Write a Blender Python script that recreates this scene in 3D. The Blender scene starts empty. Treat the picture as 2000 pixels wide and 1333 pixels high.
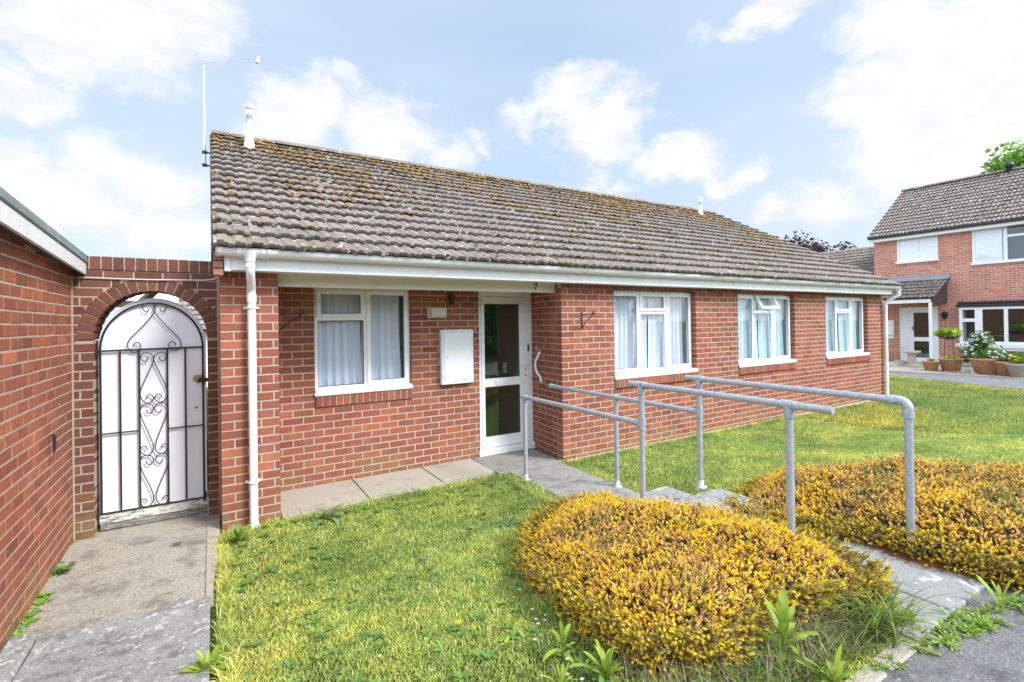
import bpy, math, random
import numpy as np
from mathutils import Vector
random.seed(7); RNG=np.random.default_rng(7)
SC=bpy.context.scene; COL=SC.collection

# ---------------------------------------------------------------- camera model
f=962.95; CAM=np.array([-3.7498,-4.9655,-0.4243])
yaw,pit,rol=0.546982,0.0059105,-0.0144209; SHY=-42.474
F=np.array([math.sin(yaw)*math.cos(pit),math.cos(yaw)*math.cos(pit),math.sin(pit)])
_r=np.array([math.cos(yaw),-math.sin(yaw),0.]); _u=np.cross(_r,F)
RT=_r*math.cos(rol)+_u*math.sin(rol); UP=_u*math.cos(rol)-_r*math.sin(rol)
def ray(x,y): return F+RT*(x-1000)/f-UP*(y-666.5-SHY)/f
def P(x,y,ax,v):
    d=ray(x,y); return CAM+d*((v-CAM[ax])/d[ax])
H=0.0786244; BL=0.209; G=-28*H
LP=3.2268; L=8.743                         # pillar inner edge, right end of the front wall

# ---------------------------------------------------------------- objects
def link(o,parent=None):
    COL.objects.link(o)
    if parent is not None: o.parent=parent
    return o
def tag(o,label=None,cat=None,group=None,kind=None):
    if label: o['label']=label
    if cat: o['category']=cat
    if group: o['group']=group
    if kind: o['kind']=kind
    return o
def empty(name,loc=(0,0,0),parent=None):
    o=bpy.data.objects.new(name,None); o.empty_display_size=.2; link(o,parent)
    o.location=loc; return o
def thing(name,label,cat,loc=(0,0,0),group=None):
    return tag(empty(name,loc),label,cat,group)

class MB:
    """collects geometry in WORLD coordinates; build() makes one mesh object"""
    def __init__(s): s.v=[];s.f=[];s.c=[];s.n=0;s.sm=[]
    def add(s,V,Fc,col=None,smooth=False):
        V=np.asarray(V,float).reshape(-1,3)
        s.v.append(V)
        for q in Fc: s.f.append(tuple(int(i)+s.n for i in q)); s.sm.append(smooth)
        c=np.ones((len(V),4));
        if col is not None: c[:,:3]=col
        s.c.append(c); s.n+=len(V)
    def addnp(s,V,Fn,C=None,smooth=False):
        s.v.append(V); s.f.extend(map(tuple,(Fn+s.n).tolist())); s.sm.extend([smooth]*len(Fn))
        c=np.ones((len(V),4))
        if C is not None: c[:,:3]=C
        s.c.append(c); s.n+=len(V)
    def box(s,x0,x1,y0,y1,z0,z1,b=0.0,col=None):
        x0,x1=sorted((x0,x1));y0,y1=sorted((y0,y1));z0,z1=sorted((z0,z1))
        b=min(b,(x1-x0)*.3,(y1-y0)*.3,(z1-z0)*.3)
        s.obox((x0,y0,z0),(1,0,0),(0,1,0),(0,0,1),(x1-x0,y1-y0,z1-z0),b,col)
    def obox(s,O,U,V,W,d,b=0.0,col=None):
        O,U,V,W=[np.asarray(a,float) for a in (O,U,V,W)]
        if b<=0:
            pts=[O+U*d[0]*i+V*d[1]*j+W*d[2]*k for k in (0,1) for j in (0,1) for i in (0,1)]
            s.add(pts,[(0,2,3,1),(4,5,7,6),(0,1,5,4),(2,6,7,3),(0,4,6,2),(1,3,7,5)],col); return
        pts=[];idx={}
        for k in (0,1):
            for j in (0,1):
                for i in (0,1):
                    for a in range(3):
                        e=[b if t==0 else -b for t in (i,j,k)]; e[a]=0
                        idx[(i,j,k,a)]=len(pts)
                        pts.append(O+U*(d[0]*i+e[0])+V*(d[1]*j+e[1])+W*(d[2]*k+e[2]))
        fs=[]
        I=lambda i,j,k,a: idx[(i,j,k,a)]
        for t in (0,1):
            q=[I(t,0,0,0),I(t,1,0,0),I(t,1,1,0),I(t,0,1,0)]; fs.append(q if t else q[::-1])
            q=[I(0,t,0,1),I(0,t,1,1),I(1,t,1,1),I(1,t,0,1)]; fs.append(q if t else q[::-1])
            q=[I(0,0,t,2),I(1,0,t,2),I(1,1,t,2),I(0,1,t,2)]; fs.append(q if t else q[::-1])
        for p in (0,1):
            for r in (0,1):
                fs.append([I(0,p,r,1),I(1,p,r,1),I(1,p,r,2),I(0,p,r,2)])
                fs.append([I(p,0,r,0),I(p,1,r,0),I(p,1,r,2),I(p,0,r,2)])
                fs.append([I(p,r,0,0),I(p,r,1,0),I(p,r,1,1),I(p,r,0,1)])
        for i in (0,1):
            for j in (0,1):
                for k in (0,1): fs.append([I(i,j,k,0),I(i,j,k,1),I(i,j,k,2)])
        s.add(pts,fs,col)
    def tube(s,pts,r,n=12,cap=True,col=None,smooth=True):
        pts=[np.asarray(p,float) for p in pts]; m=len(pts)
        rr=r if hasattr(r,'__len__') else [r]*m
        T=[]
        for i in range(m):
            t=pts[min(i+1,m-1)]-pts[max(i-1,0)]; T.append(t/(np.linalg.norm(t)+1e-9))
        a=np.array([0,0,1.]) if abs(T[0][2])<.9 else np.array([1.,0,0])
        N=np.cross(T[0],a);N/=np.linalg.norm(N)
        V=[]
        for i in range(m):
            N=N-T[i]*(N@T[i]);N/=np.linalg.norm(N);B=np.cross(T[i],N)
            for k in range(n):
                an=2*math.pi*k/n; V.append(pts[i]+(N*math.cos(an)+B*math.sin(an))*rr[i])
        fs=[(i*n+k,i*n+(k+1)%n,(i+1)*n+(k+1)%n,(i+1)*n+k) for i in range(m-1) for k in range(n)]
        s.add(V,fs,col,smooth)
        if cap:
            s.add(V[:n],[tuple(range(n))[::-1]],col); s.add(V[-n:],[tuple(range(n))],col)
    def lathe(s,c,prof,n=24,col=None,smooth=True):
        c=np.asarray(c,float);V=[]
        for r,z in prof:
            for k in range(n):
                a=2*math.pi*k/n;V.append(c+np.array([r*math.cos(a),r*math.sin(a),z]))
        m=len(prof)
        fs=[(i*n+k,i*n+(k+1)%n,(i+1)*n+(k+1)%n,(i+1)*n+k) for i in range(m-1) for k in range(n)]
        s.add(V,fs,col,smooth)
    def build(s,name,mat,parent=None,smooth=None):
        o=None
        me=bpy.data.meshes.new(name)
        V=np.concatenate(s.v) if s.v else np.zeros((0,3))
        if parent is not None:
            off=Vector((0,0,0));p=parent
            while p is not None: off+=p.location;p=p.parent
            V=V-np.array(off)
        me.from_pydata(V.tolist(),[],s.f)
        C=np.concatenate(s.c)
        ca=me.color_attributes.new('Col','FLOAT_COLOR','POINT'); ca.data.foreach_set('color',C.astype(np.float32).ravel())
        me.polygons.foreach_set('use_smooth',np.array(s.sm if smooth is None else [smooth]*len(s.f),dtype=bool))
        me.materials.append(mat); me.update()
        o=bpy.data.objects.new(name,me); return link(o,parent)

def fastmesh(name,V,Fn,C,mat,parent=None,smooth=False):
    """V (n,3), Fn (m,k) all the same size, C (n,3)"""
    me=bpy.data.meshes.new(name); k=Fn.shape[1]
    me.vertices.add(len(V)); me.vertices.foreach_set('co',V.astype(np.float32).ravel())
    me.loops.add(Fn.size); me.loops.foreach_set('vertex_index',Fn.astype(np.int32).ravel())
    me.polygons.add(len(Fn)); me.polygons.foreach_set('loop_start',np.arange(0,Fn.size,k,dtype=np.int32))
    me.polygons.foreach_set('use_smooth',np.full(len(Fn),smooth))
    me.update(calc_edges=True)
    ca=me.color_attributes.new('Col','FLOAT_COLOR','POINT')
    c4=np.ones((len(V),4),np.float32);c4[:,:3]=C; ca.data.foreach_set('color',c4.ravel())
    me.materials.append(mat)
    return link(bpy.data.objects.new(name,me),parent)

# ---------------------------------------------------------------- materials
class NT:
    def __init__(s,name):
        s.m=bpy.data.materials.new(name); s.m.use_nodes=True; s.t=s.m.node_tree
        s.b=s.t.nodes['Principled BSDF']; s.out=s.t.nodes['Material Output']
        s.geo=s.n('ShaderNodeTexCoord')
    def n(s,t,**k):
        o=s.t.nodes.new(t)
        for a,v in k.items(): setattr(o,a,v)
        return o
    def l(s,a,b): s.t.links.new(a,b)
    def noise(s,scale,detail=4,rough=.55,vec=None,stretch=None,dist=0):
        o=s.n('ShaderNodeTexNoise'); o.inputs['Scale'].default_value=scale;o.inputs['Detail'].default_value=detail
        o.inputs['Roughness'].default_value=rough; o.inputs['Distortion'].default_value=dist
        src=vec or s.pos()
        if stretch:
            mp=s.n('ShaderNodeMapping');mp.inputs['Scale'].default_value=stretch;s.l(src,mp.inputs[0]);src=mp.outputs[0]
        s.l(src,o.inputs['Vector']); return o.outputs['Fac']
    def pos(s):
        if not hasattr(s,'_g'): s._g=s.n('ShaderNodeNewGeometry')
        return s._g.outputs['Position']
    def ramp(s,fac,stops,interp='LINEAR'):
        o=s.n('ShaderNodeValToRGB'); o.color_ramp.interpolation=interp
        e=o.color_ramp.elements
        while len(e)<len(stops): e.new(.5)
        for i,(p,c) in enumerate(stops):
            e[i].position=p; e[i].color=(*c,1) if hasattr(c,'__len__') else (c,c,c,1)
        s.l(fac,o.inputs[0]); return o.outputs[0]
    def mix(s,fac,a,b,mode='MIX'):
        o=s.n('ShaderNodeMix',data_type='RGBA',blend_type=mode)
        for i,v in ((0,fac),(6,a),(7,b)):
            if hasattr(v,'default_value') or hasattr(v,'is_linked'): s.l(v,o.inputs[i])
            else: o.inputs[i].default_value=v if i==0 else (*v,1)
        return o.outputs[2]
    def math(s,op,a,b=0):
        o=s.n('ShaderNodeMath',operation=op)
        for i,v in ((0,a),(1,b)):
            if hasattr(v,'is_linked'): s.l(v,o.inputs[i])
            else: o.inputs[i].default_value=v
        return o.outputs[0]
    def attr(s):
        o=s.n('ShaderNodeAttribute',attribute_name='Col'); return o.outputs['Color']
    def bump(s,hgt,strength=.3,dist=.005):
        o=s.n('ShaderNodeBump'); o.inputs['Strength'].default_value=strength;o.inputs['Distance'].default_value=dist
        s.l(hgt,o.inputs['Height']); s.l(o.outputs[0],s.b.inputs['Normal'])
    def col(s,c):
        if hasattr(c,'is_linked'): s.l(c,s.b.inputs['Base Color'])
        else: s.b.inputs['Base Color'].default_value=(*c,1)
    def rough(s,v):
        if hasattr(v,'is_linked'): s.l(v,s.b.inputs['Roughness'])
        else: s.b.inputs['Roughness'].default_value=v
M={}
def simple(name,c,rough=.6,var=.08,scale=6,metal=0,bump=0,bs=60,spec=.5,dirt=None,dscale=3,dlo=.55,dhi=.75,attr=False):
    t=NT(name); base=t.attr() if attr else None
    c0=tuple(max(0,x*(1-var)) for x in c); c1=tuple(min(1,x*(1+var)) for x in c)
    col=t.ramp(t.noise(scale,5),[(.3,c0),(.7,c1)])
    if attr: col=t.mix(1.0,col,base,'MULTIPLY')
    if dirt:
        mk=t.ramp(t.noise(dscale,8,.7),[(dlo,0.),(dhi,1.)]); col=t.mix(mk,col,dirt)
    t.col(col); t.rough(t.ramp(t.noise(scale*3,3),[(.2,max(0,rough-.08)),(.8,min(1,rough+.08))]))
    t.b.inputs['Metallic'].default_value=metal; t.b.inputs['Specular IOR Level'].default_value=spec
    if bump: t.bump(t.noise(bs,6,.65),bump,.004)
    M[name]=t.m; return t.m
G_=-2.2015
def brickmat(name,hue=(1,1,1),speck=None,speck_lo=.66,pale=.0,pale_lo=.55):
    t=NT(name); c=t.mix(1.0,t.attr(),hue,'MULTIPLY')
    n=t.noise(38,6,.7); c=t.mix(1.0,c,t.ramp(n,[(.25,(.80,.80,.80)),(.75,(1.18,1.16,1.15))]),'MULTIPLY')
    n2=t.noise(2.2,4,.6); c=t.mix(1.0,c,t.ramp(n2,[(.3,(.86,.84,.84)),(.7,(1.1,1.08,1.06))]),'MULTIPLY')
    # dark pits
    pit=t.ramp(t.noise(170,3,.6),[(.30,1.),(.40,0.)]); c=t.mix(t.math('MULTIPLY',pit,.55),c,(.12,.045,.03))
    if pale>0:
        mk=t.ramp(t.noise(3.1,6,.72),[(pale_lo,0.),(pale_lo+.22,1.)]); c=t.mix(t.math('MULTIPLY',mk,pale),c,(.50,.36,.33))
    sz=t.n('ShaderNodeSeparateXYZ'); t.l(t.pos(),sz.inputs[0])
    low=t.n('ShaderNodeMapRange'); t.l(sz.outputs['Z'],low.inputs['Value']); low.inputs['From Min'].default_value=G_+.42; low.inputs['From Max'].default_value=G_+.02
    lw=t.math('MULTIPLY',low.outputs[0],t.ramp(t.noise(4.2,5,.65),[(.40,0.),(.62,.85)])); c=t.mix(lw,c,(.27,.185,.085))
    st=t.ramp(t.noise(1.6,6,.7,stretch=(1,1,.35)),[(.50,0.),(.72,.5)]); c=t.mix(st,c,(.155,.075,.055))
    if speck:
        mk=t.ramp(t.noise(75,4,.75),[(speck_lo,0.),(speck_lo+.03,1.)])
        zone=t.ramp(t.noise(1.3,3,.6),[(.42,0.),(.56,1.)]); c=t.mix(t.math('MULTIPLY',mk,zone),c,speck)
    t.col(c); t.rough(.88); t.b.inputs['Specular IOR Level'].default_value=.25
    t.bump(t.noise(120,6,.7),.5,.004); M[name]=t.m
def mortarmat(name,c,d=(.3,.25,.2)):
    t=NT(name); n=t.noise(55,6,.7)
    col=t.ramp(n,[(.25,tuple(x*.68 for x in c)),(.6,c),(.85,tuple(min(1,x*1.18) for x in c))])
    col=t.mix(t.ramp(t.noise(1.6,5,.65),[(.55,0.),(.8,.45)]),col,d)
    t.col(col); t.rough(.95); t.bump(t.noise(200,5,.7),.7,.005); M[name]=t.m
brickmat('red_brick',pale=.28,pale_lo=.56)
brickmat('garage_brick',hue=(1.06,1.04,.98),speck=(.66,.60,.54),speck_lo=.63)
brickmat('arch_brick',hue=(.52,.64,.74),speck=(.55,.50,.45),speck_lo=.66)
brickmat('far_brick',hue=(1.2,1.22,1.2))
simple('humus',(.075,.045,.03),.95,.4,50,bump=.8,bs=120)
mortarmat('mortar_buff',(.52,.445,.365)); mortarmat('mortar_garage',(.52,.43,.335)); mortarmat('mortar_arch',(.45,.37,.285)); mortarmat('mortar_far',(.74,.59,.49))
simple('white_upvc',(.88,.89,.90),.28,.02,3,spec=.5,dirt=(.66,.66,.62),dscale=5,dlo=.62,dhi=.95)
simple('white_gutter',(.87,.88,.88),.4,.02,4,dirt=(.60,.61,.55),dscale=7,dlo=.62,dhi=1.0)
simple('cream_board',(.84,.83,.74),.5,.04,3,dirt=(.55,.55,.42),dscale=4,dlo=.6,dhi=.95)
simple('dark_rubber',(.02,.02,.022),.5)
simple('black_iron',(.018,.020,.026),.55,.2,20,bump=.3,bs=150)
simple('lead',(.33,.36,.40),.6,.15,6,bump=.2,bs=20)
simple('felt_grey',(.18,.215,.205),.85,.18,5,bump=.35,bs=90,dirt=(.38,.41,.38),dscale=6,dlo=.5,dhi=.85)
simple('dark_wood',(.10,.07,.055),.8,.2,8,bump=.3)
simple('pine_wood',(.45,.30,.16),.7,.12,9,bump=.2)
simple('orange_fence',(.42,.19,.07),.8,.15,9,bump=.3)
simple('black_plastic',(.03,.032,.035),.4)
simple('grey_plastic',(.20,.21,.23),.4)
simple('brass',(.45,.34,.12),.45,.1,30,metal=.8)
simple('terracotta',(.56,.27,.14),.8,.14,12,bump=.15,bs=80,dirt=(.62,.50,.38),dscale=7,dlo=.48,dhi=.72)
simple('pale_stoneware',(.52,.46,.38),.85,.12,12,bump=.25,bs=80)
simple('rubble_stone',(.42,.38,.31),.9,.2,14,bump=.5,bs=40)
simple('grey_mast',(.72,.72,.73),.4,.05,10,metal=.5)
simple('cable_grey',(.55,.54,.52),.6)
simple('bark',(.12,.09,.07),.9,.25,15,bump=.6)
simple('room_light',(.58,.62,.60),.9)
simple('room_dark',(.05,.05,.055),.9)
simple('lens_glass',(.62,.61,.52),.25,.05,20)
simple('litter',(.30,.12,.05),.95,.3,60,bump=.8,bs=120,dirt=(.12,.06,.035),dscale=40,dlo=.5,dhi=.6)
# galvanised steel
t=NT('galvanised'); sp=t.n('ShaderNodeTexVoronoi'); sp.inputs['Scale'].default_value=70; t.l(t.pos(),sp.inputs['Vector'])
c=t.ramp(sp.outputs['Color'],[(.2,(.36,.39,.43)),(.8,(.47,.50,.54))]); c=t.mix(t.ramp(t.noise(14,6,.7),[(.55,0.),(.85,.4)]),c,(.30,.33,.37)); t.col(c)
t.b.inputs['Metallic'].default_value=.25; t.rough(t.ramp(t.noise(25,4),[(.3,.38),(.7,.62)])); t.bump(t.noise(90,4),.12,.002); M['galvanised']=t.m
# gate panel: weathered white board
t=NT('gate_white'); c=t.ramp(t.noise(3,5),[(.3,(.80,.82,.86)),(.7,(.87,.88,.91))])
c=t.mix(t.ramp(t.noise(9,8,.75),[(.60,0.),(.85,.5)]),c,(.58,.60,.62)); t.col(c); t.rough(.55); t.bump(t.noise(30,5),.12,.003); M['gate_white']=t.m
t=NT('peeling_paint'); mk=t.ramp(t.noise(16,10,.8,stretch=(1,1,3)),[(.52,0.),(.56,1.)]); c=t.mix(mk,(.66,.66,.63),(.20,.18,.16)); t.col(c); t.rough(.8); t.bump(mk,.4,.003); M['peeling_paint']=t.m
t=NT('weathered_board'); c=t.ramp(t.noise(12,9,.75,stretch=(1,1,9)),[(.32,(.07,.065,.06)),(.50,(.20,.19,.17)),(.62,(.52,.51,.48))]); t.col(c); t.rough(.9); t.bump(t.noise(12,9,.75,stretch=(1,1,9)),.8,.006); M['weathered_board']=t.m
# roof tile
def tilemat(name,base,lich=.5,lo=.60):
    t=NT(name); c=t.mix(1.0,t.attr(),base,'MULTIPLY')
    c=t.mix(1.0,c,t.ramp(t.noise(26,6,.7),[(.25,(.72,.72,.72)),(.75,(1.25,1.22,1.2))]),'MULTIPLY')
    c=t.mix(t.math('MULTIPLY',t.ramp(t.noise(2.4,5,.7),[(.45,0.),(.7,1.)]),.45),c,(.13,.11,.085))
    c=t.mix(t.math('MULTIPLY',t.ramp(t.noise(15,5,.62),[(lo,0.),(lo+.03,1.)]),.85),c,(.62,.61,.57))
    c=t.mix(t.math('MULTIPLY',t.ramp(t.noise(19,6,.7,dist=.5),[(.64,0.),(.69,1.)]),lich),c,(.35,.21,.07))
    t.col(c); t.rough(.93); t.b.inputs['Specular IOR Level'].default_value=.2; t.bump(t.noise(110,6,.75),.6,.005); M[name]=t.m
tilemat('roof_tile',(.235,.202,.176),.4,.61); tilemat('far_tile',(.23,.19,.165),.3,.575)
t=NT('moss'); c=t.mix(1.0,t.attr(),t.ramp(t.noise(60,6,.75),[(.3,(.5,.5,.5)),(.7,(1.35,1.3,1.3))]),'MULTIPLY'); t.col(c); t.rough(1.0); t.b.inputs['Specular IOR Level'].default_value=.05; t.bump(t.noise(220,4,.7),1.0,.006); M['moss']=t.m
# leaves / grass
def leafmat(name,rough=.55,trans=.35,mult=(1,1,1),patch=0):
    t=NT(name); c=t.mix(1.0,t.attr(),mult,'MULTIPLY')
    if patch:
        c=t.mix(1.0,c,t.ramp(t.noise(1.1,4,.6),[(.32,(.62,.72,.70)),(.5,(1,1,1)),(.68,(1.45,1.22,1.0))]),'MULTIPLY')
        c=t.mix(1.0,c,t.ramp(t.noise(6,4,.6),[(.3,(.75,.78,.8)),(.7,(1.2,1.16,1.1))]),'MULTIPLY')
    t.col(c); t.rough(rough); t.b.inputs['Specular IOR Level'].default_value=.25
    tr=t.n('ShaderNodeBsdfTranslucent'); t.l(c,tr.inputs[0]); ms=t.n('ShaderNodeMixShader'); ms.inputs[0].default_value=trans
    t.l(t.b.outputs[0],ms.inputs[1]); t.l(tr.outputs[0],ms.inputs[2]); t.l(ms.outputs[0],t.out.inputs[0]); M[name]=t.m
leafmat('grass_blade',.6,.35,patch=1); leafmat('leaf',.45,.35); leafmat('heather',.7,.3)
# lawn soil / thatch
t=NT('lawn_ground'); c=t.ramp(t.noise(30,8,.75),[(.3,(.035,.055,.012)),(.55,(.11,.14,.035)),(.75,(.22,.21,.08))])
c=t.mix(1.0,c,t.ramp(t.noise(1.1,4,.6),[(.32,(.62,.72,.70)),(.68,(1.4,1.2,1.0))]),'MULTIPLY')
c=t.mix(1.0,c,t.ramp(t.noise(160,4,.7),[(.3,(.5,.5,.5)),(.7,(1.5,1.5,1.4))]),'MULTIPLY'); t.col(c); t.rough(1.0)
t.b.inputs['Specular IOR Level'].default_value=.1; t.bump(t.noise(90,5,.7),1.0,.02); M['lawn_ground']=t.m
# concretes
def concrete(name,c,blot,bl_lo,sc=7,fine=120,white=None,wlo=.62,wsc=12,bumpd=.004,streak=None):
    t=NT(name); col=t.ramp(t.noise(fine,6,.8),[(.32,tuple(x*.42 for x in c)),(.48,c),(.68,tuple(x*1.45 for x in c))])
    col=t.mix(t.ramp(t.noise(sc,8,.72),[(bl_lo,0.),(bl_lo+.15,.75)]),col,blot)
    if white: col=t.mix(t.ramp(t.noise(wsc,7,.68),[(wlo,0.),(wlo+.04,.8)]),col,white)
    t.col(col); t.rough(.92); t.b.inputs['Specular IOR Level'].default_value=.25
    h=t.noise(fine*.7,6,.75)
    if streak:
        h=t.math('ADD',h,t.noise(18,4,.6,stretch=streak))
    t.bump(h,.8,bumpd); M[name]=t.m
concrete('tamped_concrete',(.42,.38,.315),(.17,.16,.145),.50,sc=4,fine=66,bumpd=.012,streak=(1.2,9,1))
concrete('lichen_slab',(.30,.295,.275),(.125,.123,.118),.48,sc=9,fine=70,white=(.56,.56,.53),wlo=.572,wsc=17)
concrete('paving_slab',(.285,.275,.25),(.13,.13,.125),.48,sc=6,fine=90,white=(.45,.44,.40),wlo=.70,wsc=20)
concrete('apron_slab',(.40,.365,.30),(.24,.225,.19),.52,sc=3,fine=170)
concrete('path_slab',(.285,.285,.275),(.17,.175,.175),.52,sc=6,fine=140,white=(.56,.555,.53),wlo=.575,wsc=10)
concrete('tarmac',(.20,.195,.195),(.09,.088,.088),.5,sc=6,fine=80,white=(.42,.40,.37),wlo=.60,wsc=40,bumpd=.012)
concrete('far_tarmac',(.20,.20,.21),(.14,.14,.145),.5,sc=4,fine=120)
concrete('gravel',(.50,.44,.36),(.27,.22,.17),.5,sc=40,fine=90,bumpd=.02)
concrete('kerb_stone',(.42,.37,.32),(.28,.25,.22),.5,sc=8,fine=120)
concrete('lintel',(.48,.36,.28),(.36,.25,.19),.5,sc=8,fine=120)
# glass
def glassmat(name,tint,refl=1.0,base=.0):
    m=bpy.data.materials.new(name); m.use_nodes=True; nt=m.node_tree; nt.nodes.clear()
    N=nt.nodes.new; out=N('ShaderNodeOutputMaterial'); tr=N('ShaderNodeBsdfTransparent'); tr.inputs[0].default_value=(*tint,1)
    gl=N('ShaderNodeBsdfGlossy'); gl.inputs['Roughness'].default_value=.015; gl.inputs['Color'].default_value=(.95,.97,1,1)
    fr=N('ShaderNodeFresnel'); fr.inputs['IOR'].default_value=1.6
    ma=N('ShaderNodeMath');ma.operation='MULTIPLY_ADD';ma.inputs[1].default_value=refl;ma.inputs[2].default_value=base
    mx=N('ShaderNodeMixShader'); nt.links.new(fr.outputs[0],ma.inputs[0]); gb_=N('ShaderNodeNewGeometry'); iv_=N('ShaderNodeMath'); iv_.operation='SUBTRACT'; iv_.inputs[0].default_value=1; nt.links.new(gb_.outputs['Backfacing'],iv_.inputs[1]); mu_=N('ShaderNodeMath'); mu_.operation='MULTIPLY'; nt.links.new(ma.outputs[0],mu_.inputs[0]); nt.links.new(iv_.outputs[0],mu_.inputs[1]); nt.links.new(mu_.outputs[0],mx.inputs[0])
    tc=N('ShaderNodeNewGeometry'); ns=N('ShaderNodeTexNoise'); ns.inputs['Scale'].default_value=2.5; bp=N('ShaderNodeBump'); bp.inputs['Strength'].default_value=.06; bp.inputs['Distance'].default_value=.02
    nt.links.new(tc.outputs['Position'],ns.inputs['Vector']); nt.links.new(ns.outputs[0],bp.inputs['Height']); nt.links.new(bp.outputs[0],gl.inputs['Normal'])
    nt.links.new(tr.outputs[0],mx.inputs[1]); nt.links.new(gl.outputs[0],mx.inputs[2]); nt.links.new(mx.outputs[0],out.inputs[0]); M[name]=m
glassmat('glass',(.97,.98,.99),1.2,.02); glassmat('dark_glass',(.70,.76,.72),1.8,.30)
t=NT('curtain'); c=t.mix(1.0,t.attr(),(.86,.91,1.0),'MULTIPLY'); t.col(c); t.rough(.9)
tr=t.n('ShaderNodeBsdfTranslucent'); t.l(c,tr.inputs[0]); ms=t.n('ShaderNodeMixShader'); ms.inputs[0].default_value=.12
t.l(t.b.outputs[0],ms.inputs[1]); t.l(tr.outputs[0],ms.inputs[2]); t.l(ms.outputs[0],t.out.inputs[0]); M['curtain']=t.m

# ---------------------------------------------------------------- brickwork
BC=np.array([[.325,.106,.062],[.345,.117,.066],[.30,.098,.060],[.315,.110,.073],[.275,.093,.063],[.37,.132,.070]])
def brickcol(rs,pal=BC):
    c=pal[rs.integers(len(pal))]*(1+rs.normal(0,.07)); return np.clip(c,.02,.8)
def onebrick(mb,O,U,N,a,b,z0,z1,rs,depth=.1,col=None,proud=0.0):
    j=.0013; ch=.003
    O=np.asarray(O,float);U=np.asarray(U,float);N=np.asarray(N,float);Z=np.array([0,0,1.])
    q=[(a,z0),(b,z0),(b,z1),(a,z1)]; s=[(1,1),(-1,1),(-1,-1),(1,-1)]
    V=[]
    jit=[(rs.uniform(-j,j),rs.uniform(-j,j)) for _ in q]; pr=rs.uniform(-.001,.0015)+proud
    for (u,z),(su,sz),(ju,jz) in zip(q,s,jit): V.append(O+U*(u+su*ch+ju)+Z*(z+sz*ch+jz)+N*pr)
    for (u,z),(ju,jz) in zip(q,jit): V.append(O+U*(u+ju)+Z*(z+jz)+N*(pr-ch))
    for u,z in q: V.append(O+U*u+Z*z-N*depth)
    fs=[(0,1,2,3)]+[(4+i,4+(i+1)%4,(i+1)%4,i) for i in range(4)]+[(8+i,8+(i+1)%4,4+(i+1)%4,4+i) for i in range(4)]
    mb.add(V,fs,brickcol(rs) if col is None else col)
def brickwork(parent,O,U,N,Lw,z0,z1,holes=(),bm='red_brick',mm='mortar_buff',off=.5,seed=1,name='wall',h=H,bl=BL,jt=.0120,depth=.1,core=.11,clip=None,mortar_in=.003,pal=BC):
    """holes: (u0,u1,za,zb). clip(u0,u1,z)->list of intervals for curved outlines"""
    rs=np.random.default_rng(seed); mb=MB()
    n0=math.floor(-z1/h+1e-6); n1=math.ceil(-z0/h-1e-6)
    for n in range(n0,n1):
        zt=-n*h; zb=zt-h; zt_=min(zt,z1); zb_=max(zb,z0)
        if zt_-zb_<.02: continue
        zm=(zt_+zb_)/2
        iv=[(0,Lw)]
        for a,b,c,d in holes:
            if c<zm<d:
                nv=[]
                for p,q in iv:
                    if b<=p or a>=q: nv.append((p,q)); continue
                    if a>p: nv.append((p,a))
                    if b<q: nv.append((b,q))
                iv=nv
        if clip: iv=[w for p,q in iv for w in clip(p,q,zm)]
        sh=(0 if n%2 else off)*bl
        for p,q in iv:
            js=[p]; k=math.floor((p-sh)/bl)+1
            while sh+k*bl<q-.001: js.append(sh+k*bl);k+=1
            js.append(q)
            if len(js)>2 and js[1]-js[0]<.035: js.pop(1)
            if len(js)>2 and js[-1]-js[-2]<.035: js.pop(-2)
            for i in range(len(js)-1):
                a=js[i]+(jt/2 if i>0 else 0); b=js[i+1]-(jt/2 if i<len(js)-2 else 0)
                onebrick(mb,O,U,N,a,b,zb_+jt/2,zt_-jt/2,rs,depth,brickcol(rs,pal))
    o=mb.build(name,M[bm],parent)
    # mortar core
    mc=MB(); us=sorted({0,Lw,*[x for hh in holes for x in hh[:2] if 0<x<Lw]}); zs=sorted({z0,z1,*[x for hh in holes for x in hh[2:] if z0<x<z1]})
    O_,U_,N_=[np.asarray(a,float) for a in (O,U,N)]
    if clip: zs=sorted(set(zs)|set(np.linspace(z0,z1,60).tolist()))
    for i in range(len(zs)-1):
        for j in range(len(us)-1):
            um=(us[j]+us[j+1])/2; zm=(zs[i]+zs[i+1])/2
            if any(a<um<b and c<zm<d for a,b,c,d in holes): continue
            seg=[(us[j],us[j+1])] if not clip else clip(us[j],us[j+1],zm)
            for p,q in seg:
                pe=p+(.003 if (p<1e-6 or any(abs(p-hh[1])<1e-6 for hh in holes)) else 0); qe=q-(.003 if (q>Lw-1e-6 or any(abs(q-hh[0])<1e-6 for hh in holes)) else 0)
                A=O_+U_*pe-N_*core; A[2]=zs[i]
                mc.obox(A,U_,N_,(0,0,1),(qe-pe,core-mortar_in,zs[i+1]-zs[i]))
    mo=mc.build('mortar',M[mm],o)
    return o
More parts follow.
